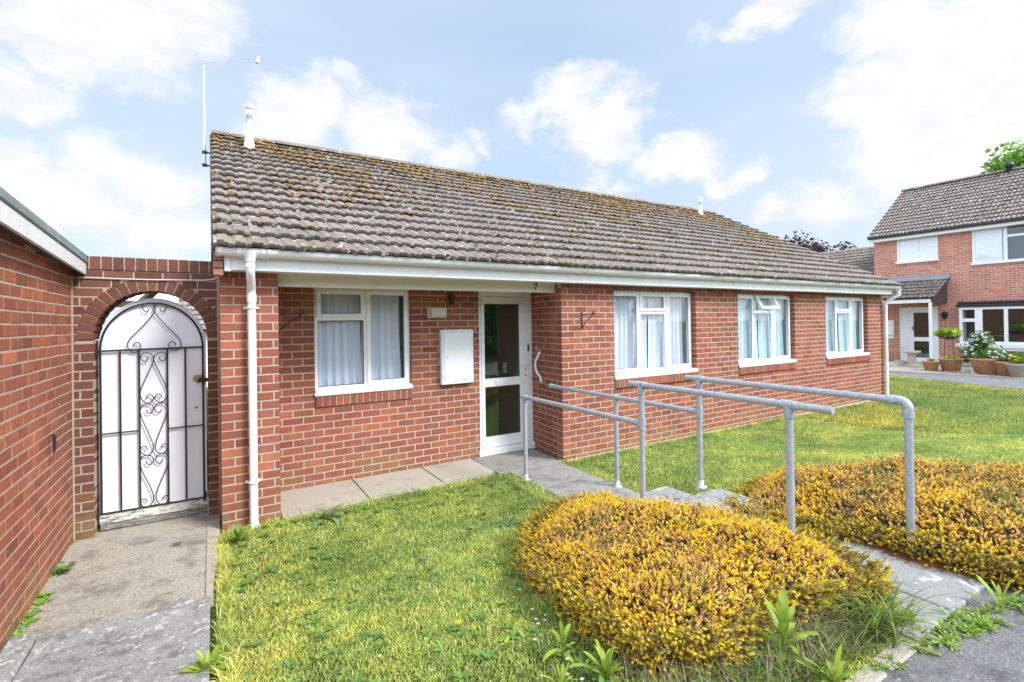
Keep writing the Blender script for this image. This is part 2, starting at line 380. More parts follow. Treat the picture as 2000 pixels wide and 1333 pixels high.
def edgebricks(parent,O,U,N,a,b,z0,z1,pitch=.0745,bm='red_brick',mm='mortar_buff',depth=.1,proud=0,seed=3,name='brick_sill',pal=BC,jt=.010):
    """soldier / on-edge bricks; N is the outward normal"""
    rs=np.random.default_rng(seed); mb=MB(); n=max(1,round((b-a)/pitch)); p=(b-a)/n
    for k in range(n):
        onebrick(mb,O,U,N,a+k*p+jt/2,a+(k+1)*p-jt/2,z0,z1,rs,depth,brickcol(rs,pal),proud+rs.uniform(0,.002))
    o=mb.build(name,M[bm],parent); mc=MB(); O_,U_,N_=[np.asarray(x,float) for x in (O,U,N)]
    A=O_+U_*(a+.002)-N_*depth*.98; A[2]=z0+.003
    mc.obox(A,U_,N_,(0,0,1),(b-a-.004,depth*.98+proud-.004,z1-z0-.006)); mc.build('mortar',M[mm],o); return o

# ---------------------------------------------------------------- ground heights
def sm(t): t=min(1,max(0,t)); return t*t*(3-2*t)
def gz(x,y):
    return G+.33*sm((-1.15-y)/2.9)
def gzn(x,y):
    t=np.clip((-1.15-y)/2.9,0,1); return G+.33*t*t*(3-2*t)
# ---------------------------------------------------------------- windows
def lb(mb,O,U,N,u0,u1,z0,z1,w0,w1,b=.002,col=None):
    O=np.asarray(O,float);U=np.asarray(U,float);N=np.asarray(N,float)
    A=O+U*u0+N*w0; A[2]=z0
    mb.obox(A,U,N,(0,0,1),(u1-u0,w1-w0,z1-z0),b,col)
def ring(mb,O,U,N,u0,u1,z0,z1,t,w0,w1,b=.003,tb=None,tt=None):
    tb=tb or t; tt=tt or t
    lb(mb,O,U,N,u0,u0+t,z0,z1,w0,w1,b); lb(mb,O,U,N,u1-t,u1,z0,z1,w0,w1,b)
    lb(mb,O,U,N,u0+t-.001,u1-t+.001,z0,z0+tb,w0,w1-.0008,b); lb(mb,O,U,N,u0+t-.001,u1-t+.001,z1-tt,z1,w0,w1-.0008,b)
def pane(par,O,U,N,u0,u1,z0,z1,w,mat='glass'):
    s=MB(); ring(s,O,U,N,u0-.001,u1+.001,z0-.001,z1+.001,.007,w+.002,w+.006,0); s.build('seal',M['dark_rubber'],par)
    g=MB(); lb(g,O,U,N,u0,u1,z0,z1,w-.004,w,0); return g.build('pane',M[mat],par)
def curtain(par,O,U,N,u0,u1,z0,z1,w,seed=0,col=(1,1,1),amp=.022,lace=False):
    rs=np.random.default_rng(seed); nu=int((u1-u0)/.008)+2; nz=14
    u=np.linspace(u0,u1,nu); ph=np.cumsum(rs.uniform(.5,1.5,nu))*.008/.075*2*math.pi*.75
    O=np.asarray(O,float);U=np.asarray(U,float);N=np.asarray(N,float)
    V=[];C=[]
    for k in range(nz):
        t=k/(nz-1); z=z1+(z0-z1)*t
        a=amp*(.55+.6*t); sway=.02*np.sin(t*2.2+seed+u*3)*t
        for i in range(nu):
            w_=w+a*math.sin(ph[i]+.5*t*math.sin(seed+i*.05))+.3*a*math.sin(ph[i]*2.3+1)
            p=O+U*(u[i]+sway[i])+N*w_; p[2]=z; V.append(p)
            C.append(col)
    Fn=np.array([(k*nu+i,(k+1)*nu+i,(k+1)*nu+i+1,k*nu+i+1) for k in range(nz-1) for i in range(nu-1)])
    off=Vector((0,0,0));p=par
    while p is not None: off+=p.location;p=p.parent
    return fastmesh('curtain',np.array(V)-np.array(off),Fn,np.array(C),M['curtain'],par,True)
def window(par,O,U,N,W,zt,zb,design,seed=0,nose=.105,opened=False,wf=-.085,curt=True,label=None):
    """O at the outer wall face, frame face set back by wf; zb is the foot of the plastic sill"""
    s=MB(); fb=zb+.055; d0=wf-.06
    ring(s,O,U,N,0,W,fb,zt,.038,d0,wf)
    panes=[]; sash=None
    if design=='three':
        ms=[W/3,2*W/3]
        for m in ms: lb(s,O,U,N,m-.024,m+.024,fb+.037,zt-.037,d0+.002,wf-.001)
        zt_tr=zt-.295
        lb(s,O,U,N,ms[0]+.023,ms[1]-.023,zt_tr-.022,zt_tr+.022,d0+.003,wf-.002)
        for a,b in ((.022,ms[0]-.010),(ms[1]+.010,W-.022)):
            ring(s,O,U,N,a,b,fb+.02,zt-.022,.052,wf-.03,wf+.014,.005); panes.append((a+.052,b-.052,fb+.072,zt-.074,wf-.008))
        a,b=ms[0]+.010,ms[1]-.010
        if not opened:
            ring(s,O,U,N,a,b,zt_tr+.008,zt-.022,.052,wf-.03,wf+.014,.005); panes.append((a+.052,b-.052,zt_tr+.060,zt-.074,wf-.008))
        panes.append((ms[0]+.026,ms[1]-.026,fb+.04,zt_tr-.024,wf-.02))
        ring(s,O,U,N,ms[0]+.02,ms[1]-.02,fb+.034,zt_tr-.02,.012,wf-.03,wf-.006,.003)
    elif design=='two':     # left: small light over big fixed, right: tall casement
        m=W*.515; zt_tr=zt-.345
        lb(s,O,U,N,m-.022,m+.022,fb+.037,zt-.037,d0+.002,wf-.001)
        lb(s,O,U,N,.037,m-.021,zt_tr-.02,zt_tr+.02,d0+.003,wf-.002)
        a,b=.022,m-.008
        ring(s,O,U,N,a,b,zt_tr+.006,zt-.022,.05,wf-.03,wf+.014,.005); panes.append((a+.05,b-.05,zt_tr+.056,zt-.072,wf-.008))
        a,b=m+.008,W-.022
        ring(s,O,U,N,a,b,fb+.02,zt-.022,.052,wf-.03,wf+.014,.005); panes.append((a+.052,b-.052,fb+.072,zt-.074,wf-.008))
        panes.append((.038,m-.022,fb+.04,zt_tr-.021,wf-.02))
    win=s.build('window',M['white_upvc'],par)
    if label: win['label']=label
    for q in panes: pane(win,O,U,N,*q)
    if opened:              # top-hung light swung out at the foot
        a,b=ms[0]+.010,ms[1]-.010; z1=zt-.022; hh=z1-(zt_tr+.008); an=math.radians(27)
        Nn=np.asarray(N,float); D=np.array([0,0,-1])*math.cos(an)+Nn*math.sin(an); T=Nn*math.cos(an)+np.array([0,0,1])*math.sin(an)
        c=MB(); B=np.asarray(O,float)+np.asarray(U)*a+Nn*(wf+.0); B[2]=z1
        t=.05
        c.obox(B,U,T,D,(t,.04,hh),.004); c.obox(B+np.asarray(U)*(b-a-t),U,T,D,(t,.04,hh),.004)
        c.obox(B+np.asarray(U)*t,U,T,D,(b-a-2*t,.039,t),.004); c.obox(B+np.asarray(U)*t+D*(hh-t),U,T,D,(b-a-2*t,.039,t),.004)
        co=c.build('top_light',M['white_upvc'],win); co['label']='small top light propped open'
        g=MB(); g.obox(B+np.asarray(U)*t+D*t+T*.018,U,T,D,(b-a-2*t,.004,hh-2*t)); g.build('open_pane',M['glass'],win)
        sy=MB(); p0=B+np.asarray(U)*.02+D*hh*.9; q0=B+np.asarray(U)*.02; q0[2]=zt_tr+.03; sy.tube([q0,p0],.004,6); sy.build('stay',M['grey_plastic'],win)
    sl=MB(); lb(sl,O,U,N,.0,W,zb,fb+.004,wf-.05,nose-.085 if nose<.3 else nose,.004)
    lb(sl,O,U,N,-.012,W+.012,zb,zb+.042,.002,max(.02,nose-.08),.006)
    sl.build('sill',M['white_upvc'],win)
    if curt:
        n=len(panes)+(1 if opened else 0)
        cc=(1,1,1) if curt!='lace' else (.90,1,.97)
        curtain(win,O,U,N,.05,W*.48,fb+.03,zt-.06,wf-.10,seed,cc); curtain(win,O,U,N,W*.5,W-.09,fb+.03,zt-.07,wf-.105,seed+5,cc)
    r=MB(); e=.55
    O_=np.asarray(O,float);U_=np.asarray(U,float);N_=np.asarray(N,float)
    def pt(u,z,w): p=O_+U_*u+N_*w; p[2]=z; return p
    q=[pt(-.02,fb,wf-.07),pt(W+.02,fb,wf-.07),pt(W+.02,zt+.02,wf-.07),pt(-.02,zt+.02,wf-.07)]; k=[pt(-.02,fb,wf-e),pt(W+.02,fb,wf-e),pt(W+.02,zt+.02,wf-e),pt(-.02,zt+.02,wf-e)]
    r.add(q+k,[(4,5,6,7),(0,1,5,4),(1,2,6,5),(2,3,7,6),(3,0,4,7)]); r.build('room_lining',M['room_light'],win)
    return win

# ---------------------------------------------------------------- tiled roof
def tiles(par,O,U,S,width,length,gauge=.30,cover=.25,mat='roof_tile',seed=1,name='roof',fine=True,hump=.013,moss=None):
    rs=np.random.default_rng(seed); O,U,S=[np.asarray(a,float) for a in (O,U,S)]
    U=U/np.linalg.norm(U);S=S/np.linalg.norm(S); Nn=np.cross(U,S); 
    if Nn[2]<0: Nn=-Nn
    prof=[(0,.0),(.018,0),(.034,1),(.098,1),(.113,0),(.140,0),(.156,1),(.220,1),(.235,0),(.25,.0)] if fine else [(0,0),(.05,1),(.11,1),(.13,0),(.18,1),(.235,1),(.25,0)]
    k=len(prof); V=[];Fc=[];C=[];cnt=0
    rows=int(round(length/gauge)); cols=int(round(width/cover)); cv=width/cols; gg=length/rows; th=.040
    for r in range(rows):
        for c in range(cols):
            du=c*cv+rs.normal(0,.0015); ds=r*gg+rs.normal(0,.004); lift=rs.normal(0,.0015); tw=rs.normal(0,.0012)
            tone=1+rs.normal(0,.07); tc=np.array([1,1,1])*tone*np.array([1,1+rs.normal(0,.015),1+rs.normal(0,.02)])
            if moss and rs.random()<max(0,(r/rows)**3*.6*(.6+.5*math.sin(c*.45))-.04): tc=tc*np.array([1.25,1.05,.75])*rs.uniform(.8,1.1)
            l=min(gg+.05,length-r*gg)
            base=[]
            for s_,zz in ((0,.053+lift),(l,.006)):
                for (u,hh) in prof:
                    base.append(O+U*(du+u*cv/.25)+S*(ds+s_)+Nn*(zz+hh*hump+tw*(u-.12)*8))
            front=[p-Nn*th+S*.001 for p in base[:k]]
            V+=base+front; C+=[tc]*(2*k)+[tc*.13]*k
            for i in range(k-1):
                Fc.append((cnt+i,cnt+i+1,cnt+k+i+1,cnt+k+i)); Fc.append((cnt+2*k+i,cnt+2*k+i+1,cnt+i+1,cnt+i))
            cnt+=3*k
    V=np.array(V); C=np.array(C)
    off=Vector((0,0,0));p=par
    while p is not None: off+=p.location;p=p.parent
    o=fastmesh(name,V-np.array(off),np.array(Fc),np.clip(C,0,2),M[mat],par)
    # deck below the tiles
    d=MB(); A=O-Nn*.03; d.obox(A+S*.02,U,S,Nn,(width,length-.02,.028)); d.build('roof_deck',M['dark_wood'],o)
    if moss:
        mb=[];mf=[];mc=[];n=0
        ico=[(0,0,1)]+[(math.cos(a)*.9,math.sin(a)*.9,.45) for a in np.linspace(0,2*math.pi,6,endpoint=False)]+[(math.cos(a+.5),math.sin(a+.5),-.25) for a in np.linspace(0,2*math.pi,6,endpoint=False)]
        ico=np.array(ico); tf=[(0,1+i,1+(i+1)%6) for i in range(6)]+[(1+i,7+i,1+(i+1)%6) for i in range(6)]+[(1+(i+1)%6,7+i,7+(i+1)%6) for i in range(6)]
        tf=np.array(tf)
        for _ in range(moss):
            s_=length*(1-rs.random()**1.35*1.02); s_=max(.02,s_)
            clus=math.sin(s_*2.1+rs.normal(0,.3))
            u=rs.random()*width; dens=max(0,.5+.42*math.sin(u*1.9+2*math.sin(s_*1.3+u*.6))+.35*math.sin(u*5.3+s_*3.1+2*math.sin(u*2.2)))
            high=s_/length
            if rs.random()>dens**2*(.35+.9*high)+.5*max(0,high-.72): continue
            r=int(s_/gg); s2=r*gg-rs.uniform(-.01,.05) if rs.random()<.75 else s_
            if s2<0: s2=.01
            uu=(u%cv)/cv*.25; hh=np.interp(uu,[p[0] for p in prof],[p[1] for p in prof])
            sz=rs.uniform(.009,.022)*(1+.45*high); ctr=O+U*u+S*s2+Nn*(.052+hh*hump)
            J=ico*rs.uniform(.75,1.3,(13,1))
            vv=ctr+ (J[:,:1]*U*sz*1.3)+(J[:,1:2]*S*sz)+(J[:,2:]*Nn*sz*.62)
            g=rs.random()
            base=np.array([.32,.215,.085]) if g<.12+.36*high else (np.array([.23,.14,.07]) if g<.85 else np.array([.15,.13,.06]))
            mb.append(vv); mf.append(tf+n); mc.append(np.tile(base*rs.uniform(.7,1.25),(13,1))); n+=13
        fastmesh('moss',np.concatenate(mb)-np.array(off),np.concatenate(mf),np.concatenate(mc),M['moss'],o,True)
    return o
def ridge(par,A,B,r=.11,mat='roof_tile',seed=2,seg=.45):
    rs=np.random.default_rng(seed); A,B=np.asarray(A,float),np.asarray(B,float); D=B-A; Ln=np.linalg.norm(D);D/=Ln
    Sd=np.cross(D,(0,0,1)); n=int(Ln/seg); mb=MB()
    for i in range(n):
        a=A+D*(i*Ln/n+.006); b=A+D*((i+1)*Ln/n-.004); tone=np.array([1.0,.97,.93])*rs.uniform(.85,1.15); V=[]
        dz=rs.normal(0,.003)
        for p,rr in ((a,r),(b,r*1.02)):
            for k in range(9):
                t=math.pi*k/8; V.append(p+Sd*math.cos(t)*rr+np.array([0,0,math.sin(t)*rr*.8+dz]))
        mb.add(V,[(k,k+1,10+k,9+k) for k in range(8)]+[tuple(range(9))[::-1],tuple(range(9,18))],tone)
    return mb.build('ridge_tile',M[mat],par)

# ================================================================ BUNGALOW
X0,Y0,Z1=np.array([1,0,0.]),np.array([0,1,0.]),np.array([0,0,1.])
house=thing('brick_bungalow','single storey red brick bungalow with mossy tiled roof, white windows and the number 7','bungalow',(2.5,0,G))
YB=.76; YF=.80
wins=[(.890,1.666),(3.606,1.668),(6.352,1.680)]
holes=[(a,a+w,-17*H,0.02) for a,w in wins]
fw=brickwork(house,(0,0,0),X0,-Y0,L,G-.15,0,holes,seed=11,name='front_wall')
edgebricks(house,(0,0,0),X0,-Y0,0,L,.001,.085,seed=12,name='soldier_course')
for i,(a,w) in enumerate(wins):
    window(house,(a,0,0),X0,-Y0,w,-.012,-1.222,'three',seed=20+i,opened=(i==1),curt=True if i==0 else 'lace',
           label=['three-light window with plain net curtains','three-light window with its top light open','three-light window nearest the far downpipe'][i])
    edgebricks(house,(a,0,0),X0,-Y0,0,w+.02,-17*H+.004,-1.226,seed=30+i,proud=.028)
s=MB(); s.box(.04,L,-.014,.05,G-.1,G+.035,.01); s.build('base_course',M['lintel'],house)
# return wall beside the door, porch wall, pillar
A=np.array([.0866,.88,0]);Bp=np.array([.012,.108,0]); Ur=(Bp-A);Lr=np.linalg.norm(Ur);Ur=Ur/Lr; Nr=np.cross(Ur,Z1)
A3=A.copy()
brickwork(house,A,Ur,Nr,Lr,G-.15,.08,seed=13,off=.25,name='return_wall')
w1a=P(613,600,1,YF)[0]; w1b=P(799.5,600,1,YF)[0]; dla=P(933.5,700,1,YF)[0]; drb=.085
OB=np.array([-LP,YB,0])
hol=[(w1a+LP-.004,w1b+LP+.004,-17*H,.02),(dla+LP,9,-2.9,.02)]
brickwork(house,OB,X0,-Y0,drb+LP,G-.15,.06,[(hol[0][0],hol[0][1],hol[0][2],.03),(hol[1][0],drb+LP+.01,G-.2,.03)],seed=14,off=.5,name='porch_wall')
window(house,(w1a,YB,0),X0,-Y0,w1b-w1a,-.012,-1.205,'two',seed=41,wf=-.04,nose=.11,label='two-part window inside the porch recess')
edgebricks(house,(w1a,YB,0),X0,-Y0,0,w1b-w1a+.01,-1.325,-1.209,seed=42,proud=.018)
brickwork(house,(-3.69,0,0),X0,-Y0,3.69-LP,G-.15,0,seed=15,off=.5,name='brick_pillar')
edgebricks(house,(-3.69,0,0),X0,-Y0,0,3.69-LP,.001,.085,seed=16,name='soldier_course')
brickwork(house,(-3.69,.459,0),-Y0,-X0,.351,G-.15,.085,seed=17,off=.25,name='pillar_side')
brickwork(house,(-LP,.108,0),Y0,X0,.65,G-.15,.085,seed=18,off=.25,name='pillar_side')
# gable walls and rear wall
def gclip(side):
    def c(p,q,z):
        # u runs along -Y from Y=8.4 (side L) ; roof line z = .12+ (Y+0)*.525
        if z<.12: return [(p,q)]
        yy=(z-.12)/.525; a=yy; b=8.4-yy
        u0,u1=(8.4-b,8.4-a)
        p2,q2=max(p,u0),min(q,u1); return [(p2,q2)] if q2-p2>.05 else []
    return c
brickwork(house,(-3.66,8.4,0),-Y0,-X0,7.9,G-.15,.085,seed=19,name='gable_wall')
gw=brickwork(house,(-3.69,8.4,0),-Y0,-X0,8.4,.086,2.35,seed=43,clip=gclip(0),name='gable_wall')
brickwork(house,(L,.112,0),Y0,X0,8.29,G-.15,.085,seed=44,name='gable_wall')
brickwork(house,(L,0,0),Y0,X0,8.4,.086,2.35,seed=45,clip=lambda p,q,z: gclip(0)(p,q,z),name='gable_wall')
s=MB(); s.box(-3.6,L-.1,8.3,8.4,G-.1,.1); s.build('rear_wall',M['far_brick'],house)
# porch ceiling, soffit, fascia, beam
s=MB(); s.box(-LP+.001,.0,.205,YB+.02,.03,.05); s.build('porch_ceiling',M['cream_board'],house)
s=MB(); s.box(-3.66,8.66,-.185,-.002,.052,.060); s.box(-LP+.002,-.004,-.002,.14,.086,.094); s.build('soffit',M['cream_board'],house)
s=MB(); s.box(-3.655,-3.61,-.205,-.185,.038,.20,.002); s.box(-3.608,.03,-.2,-.184,.050,.215,.002); s.box(.034,4.5,-.2,-.184,.050,.215,.002); s.box(4.504,8.67,-.2,-.184,.050,.215,.002)
s.box(.024,.048,-.204,-.19,.046,.2,.001); s.box(8.655,8.675,-.2,.0,.05,.2,.002)
fa=s.build('fascia',M['white_upvc'],house)
s=MB(); s.box(-LP+.002,-.001+.0,.125,.20,-.056,.084,.003); s.box(-.026,-.002,.118,.126,-.056,.084,.002); beam=s.build('porch_beam',M['cream_board'],house)
# number 7 on the beam
n=MB(); c0=P(1046,560,1,.12); w=.042;hh=.075;t_=.013
def stroke(p,q,t=.013):
    p=np.array(p);q=np.array(q);d=(q-p)/np.linalg.norm(q-p);e=np.array([-d[1],d[0]])*t/2
    V=[]
    for y in (.124,.119):
        for a in (p-e,q-e,q+e,p+e): V.append((a[0],y,a[1]))
    n.add(V,[(4,5,6,7),(0,3,2,1),(0,1,5,4),(1,2,6,5),(2,3,7,6),(3,0,4,7)])
cx,cz=c0[0],c0[2]
stroke((cx-.030,cz+.036),(cx+.030,cz+.034),.014); stroke((cx+.028,cz+.038),(cx-.012,cz-.045),.015); n.build('house_number',M['black_plastic'],beam)
# brick corbel under the verge
s=MB(); rs_=np.random.default_rng(5)
for k in range(4): onebrick(s,(-3.735,-.20,0),X0,-Y0,0,.072,-.0+k*.062+.004,k*.062+.058,rs_,.19,np.array([.50,.24,.17]))
s.build('corbel',M['red_brick'],house)
# gutter
def gutter(par,x0,x1,yc,zc,r=.061,mat='white_gutter'):
    s=MB();V=[];n=10
    for x in (x0,x1):
        for rr in (r,r-.004):
            for k in range(n+1):
                a=math.pi*k/n; V.append((x,yc-math.cos(a)*rr,zc-math.sin(a)*rr))
    m=n+1; fs=[]
    for k in range(n):
        fs+=[(k,k+1,2*m+k+1,2*m+k),(m+k+1,m+k,3*m+k,3*m+k+1)]
    fs+=[(0,2*m,3*m,m),(n,m+n,3*m+n,2*m+n)]
    s.add(V,fs,None,True)
    s.tube([(x0,yc-r,zc),(x1,yc-r,zc)],.006,6)
    for x in (x0,x1):   # stop ends
        s.add([(x,yc-math.cos(math.pi*k/n)*r,zc-math.sin(math.pi*k/n)*r) for k in range(n+1)],[tuple(range(n+1))])
    return s.build('gutter',M[mat],par)
GY,GZ=-.268,.218
gut=gutter(house,-3.722,8.80,GY,GZ)
def gbr(x,w=.022,rr=.069):
    s=MB();V=[];n=8
    for xx in (x-w/2,x+w/2):
        for k in range(n+1):
            a=math.pi*k/n;V.append((xx,GY-math.cos(a)*rr,GZ+.004-math.sin(a)*rr))
    m=n+1; s.add(V,[(k,k+1,m+k+1,m+k) for k in range(n)],None,True); return s
bx=[P(x,500+.053*(x-500),1,GY)[0] for x in (524,665,862,1027)]+[2.15,3.2,4.2,5.15,6.1,7.0,7.9]
for x in bx:
    s=gbr(x); s.box(x-.011,x+.011,-.21,-.2005,.10,.2); s.build('gutter_bracket',M['white_gutter'],gut)
for x in (-3.69,-3.55,-3.37,1.15,4.35,7.45): gbr(x,.06 if x>0 else .04,.070).build('gutter_joint',M['white_gutter'],gut)
def downpipe(xo,xp,label):
    s=MB(); zt=GZ-.05
    s.lathe((xo,GY,0),[(.075,GZ-.012),(.062,GZ-.045),(.042,GZ-.075),(.040,GZ-.10)],24)
    s.tube([(xo,GY,GZ-.07),(xo,GY,GZ-.16),(xo+(xp-xo)*.12,GY+.02,GZ-.195),(xo+(xp-xo)*.85,-.095,GZ-.30),(xp,-.062,GZ-.34),(xp,-.06,GZ-.40)],.034,16)
    s.tube([(xp,-.06,GZ-.36),(xp,-.06,G+.03),(xp,-.075,G-.02),(xp,-.09,G-.06)],.034,18)
    s.lathe((xp,-.06,0),[(.034,GZ-.36),(.039,GZ-.36),(.039,GZ-.43),(.034,GZ-.43)],24,None,False); s.lathe((xo,GY,0),[(.034,GZ-.12),(.039,GZ-.12),(.039,GZ-.15),(.034,GZ-.15)],24,None,False)
    d=s.build('downpipe',M['white_gutter'],house); d['label']=label
    for z in (-.265,-1.80):
        c=MB(); c.lathe((xp,-.06,0),[(.034,z+.012),(.0385,z+.012),(.0385,z-.012),(.034,z-.012)],18)
        c.box(xp-.062,xp-.034,-.03,-.002,z-.010,z+.010,.003); c.box(xp+.034,xp+.062,-.03,-.002,z-.010,z+.010,.003); c.build('pipe_clip',M['white_gutter'],d)
downpipe(-3.468,-3.448,'white downpipe on the brick pillar'); downpipe(8.80,8.70,'white downpipe at the far corner')
# roof
RO=np.array([-3.735,-.345,.205]); RT_=np.array([-3.735,4.2,2.62]); Sv=RT_-RO; RL=np.linalg.norm(Sv)
roof=tiles(house,RO,X0,Sv,12.52,RL,seed=5,moss=9000)
RO2=np.array([-3.735,8.745,.205]); tiles(house,RO2,X0,np.array([0,-4.545,2.415]),12.52,RL,seed=6,name='roof_rear',fine=False)
ridge(roof,(-3.735,4.2,2.635),(8.785,4.2,2.635),.095)
for sgn,x in ((-1,-3.742),(1,8.79)):
    s=MB()
    for (ya,yb) in ((-.34,4.2),(8.74,4.2)):
        A=np.array([x-.008,ya,.165]);D=np.array([0,yb-ya,2.415]);Ln=np.linalg.norm(D);D/=Ln; Nn=np.cross(X0,D);Nn*= 1 if Nn[2]>0 else -1
        s.obox(A,X0,D,Nn,(.016,Ln,.05)); s.build('verge_board',M['dark_wood'],roof); s=MB()
def flue(x,y,zb,h,lab=None,r=.055):
    s=MB(); s.lathe((x,y,zb),[(r*1.9,-.08),(r*1.6,.02),(r*1.2,.14),(r*1.04,.34*h),(r*1.04,.36*h)],20); s.lathe((x,y,zb),[(r*1.18,.36*h),(r*1.18,.375*h)],20,(.3,.3,.3))
    s.lathe((x,y,zb),[(r*.98,.37*h),(r*.98,.70*h),(r*1.05,.70*h),(r*1.05,.73*h),(r*.98,.73*h),(r*.98,.86*h),(r*1.08,.86*h),(r*1.08,.93*h),(r*.7,.985*h),(.001,h)],20)
    o=s.build('flue_pipe',M['white_gutter'],roof)
    if lab:o['label']=lab
fp=P(487,283,1,3.55); flue(fp[0],3.55,2.34,.66,r=.045,lab='white flue near the left end of the roof')
fp=P(1368,412,1,3.75); flue(fp[0],3.75,2.40,.50,r=.045,lab='white flue near the far end of the roof')

# ---- front door
def ex(x,y=700,Y=YF): return P(x,y,1,Y)[0]
def ez(x,y,Y=YF): return P(x,y,1,Y)[2]
do=MB(); O=(0,YF,0); fr=.05; zT=.0; zB=-2.165
x0,x1=dla,drb; lb(do,O,X0,-Y0,x0,x0+fr,zB,zT,-.06,0,.004); lb(do,O,X0,-Y0,x1-fr,x1,zB,zT,-.06,0,.004); lb(do,O,X0,-Y0,x0+fr,x1-fr,zT-.075,zT,-.06,-.001,.004)
door=do.build('door_frame',M['white_upvc'],house); door['label']='white front door frame with tall glazed door'
pl,pr=ex(946.5),ex(1014.5); z1,z2,z3,z4=-.176,ez(980,738),ez(980,754),ez(980,850)
lf=MB(); lx0,lx1=x0+fr+.004,x1-fr-.004; zb_=zB+.10
lb(lf,O,X0,-Y0,lx0,pl,zb_,zT-.08,-.055,.004,.004); lb(lf,O,X0,-Y0,pr,lx1,zb_,zT-.08,-.055,.004,.004)
lb(lf,O,X0,-Y0,pl-.001,pr+.001,z1,zT-.08,-.055,.003,.004); lb(lf,O,X0,-Y0,pl-.001,pr+.001,z3,z2,-.055,.003,.004); lb(lf,O,X0,-Y0,pl-.001,pr+.001,zb_,z4,-.055,.003,.004)
for (za,zc) in ((z2,z1),(z4,z3)): ring(lf,O,X0,-Y0,pl-.014,pr+.014,za-.014,zc+.014,.014,0,.009,.003)
leaf=lf.build('door_leaf',M['white_upvc'],house)
pane(leaf,O,X0,-Y0,pl,pr,z2,z1,-.01,'dark_glass'); pane(leaf,O,X0,-Y0,pl,pr,z4,z3,-.01,'dark_glass')
s=MB(); lb(s,O,X0,-Y0,x0-.02,x1-.0,zB-.02,zB+.075,-.04,.055,.008); lb(s,O,X0,-Y0,lx0,lx1,zB+.08,zB+.115,.0,.022,.006); s.build('threshold',M['white_upvc'],leaf)
s=MB(); xa,xb=ex(967),ex(998); zc=(z2+z3)/2; ring(s,O,X0,-Y0,xa,xb,zc-.037,zc+.037,.006,.004,.010,.001); lb(s,O,X0,-Y0,xa+.006,xb-.006,zc-.031,zc+.031,.003,.012,.004); s.build('letterbox',M['white_upvc'],leaf)
s=MB(); hx=(pr+lx1)/2+.004; hz=ez(1022,717); lb(s,O,X0,-Y0,hx-.017,hx+.017,hz-.11,hz+.16,.003,.010,.004)
s.tube([(hx,YF-.01,hz+.04),(hx,YF-.05,hz+.04),(hx-.02,YF-.055,hz+.04),(hx-.09,YF-.055,hz+.035)],.009,10); s.build('door_handle',M['white_upvc'],leaf)
s=MB(); lb(s,O,X0,-Y0,hx-.006,hx+.006,hz-.055,hz-.02,.010,.012,.0); s.build('keyhole',M['black_plastic'],leaf)
for dz in (-.118,.162): s=MB(); lb(s,O,X0,-Y0,hx-.015,hx+.015,hz+dz,hz+dz+.006,.004,.011,0); s.build('handle_trim',M['black_plastic'],leaf)
bxx=ex(1031.5); s=MB(); lb(s,O,X0,-Y0,bxx-.014,bxx+.014,ez(1031,686),ez(1031,673),.002,.014,.003); s.build('bell_push',M['black_plastic'],door)
s=MB(); lb(s,O,X0,-Y0,pl+.3,pl+.36,ez(1006,728),ez(1006,708),-.05,-.03,.004); s.build('inner_handle',M['white_upvc'],leaf)
r=MB(); r.add([(x0,YF+.06,zB),(x1,YF+.06,zB),(x1,YF+.06,0),(x0,YF+.06,0),(x0,YF+1.8,zB),(x1,YF+1.8,zB),(x1,YF+1.8,0),(x0,YF+1.8,0)],[(4,5,6,7),(0,1,5,4),(1,2,6,5),(2,3,7,6),(3,0,4,7)]); r.build('hallway_lining',M['room_light'],leaf)

# ================================================================ things fixed to the bungalow
# meter box
Ym=YB-.07; a=P(862,650,1,Ym); b=P(926,750,1,Ym); c=P(862,753,1,Ym)
mt=thing('meter_box','white rectangular meter cupboard on the brick wall between window and front door','meter box',((a[0]+b[0])/2,YB,b[2]))
s=MB(); zt,zb_=P(862,645,1,Ym)[2],P(862,753,1,Ym)[2]; xa,xb=a[0],b[0]
s.box(xa,xb,Ym+.02,YB-.003,zb_,zt,.004); ring(s,(0,Ym,0),X0,-Y0,xa,xb,zb_,zt,.03,-.02,0,.008,tb=.045); s.build('casing',M['white_upvc'],mt)
s=MB(); s.box(xa+.032,xb-.032,Ym-.004,Ym+.018,zb_+.047,zt-.032,.004); dd=s.build('meter_door',M['white_upvc'],mt)
s=MB(); lk=P(873,699,1,Ym-.005); s.tube([(lk[0],Ym-.003,lk[2]),(lk[0],Ym-.007,lk[2])],.007,10); s.build('lock',M['black_plastic'],dd)
# bulkhead lamp
a=P(836,600,1,YB-.06);b=P(874,622,1,YB-.06); lm=thing('bulkhead_lamp','oblong wall lamp with ribbed pale lens above the meter cupboard','lamp',((a[0]+b[0])/2,YB,b[2]))
s=MB(); s.box(a[0],b[0],YB-.045,YB-.003,b[2],a[2],.02); s.build('lamp_base',M['pale_stoneware'],lm)
s=MB(); s.box(a[0]+.03,b[0]-.015,YB-.085,YB-.046,b[2]+.014,a[2]-.014,.014)
for k in range(9):
    for j in range(3): s.box(a[0]+.045+k*.02,a[0]+.057+k*.02,YB-.088,YB-.084,b[2]+.024+j*.025,b[2]+.04+j*.025,.002)
s.build('lens',M['lens_glass'],lm)
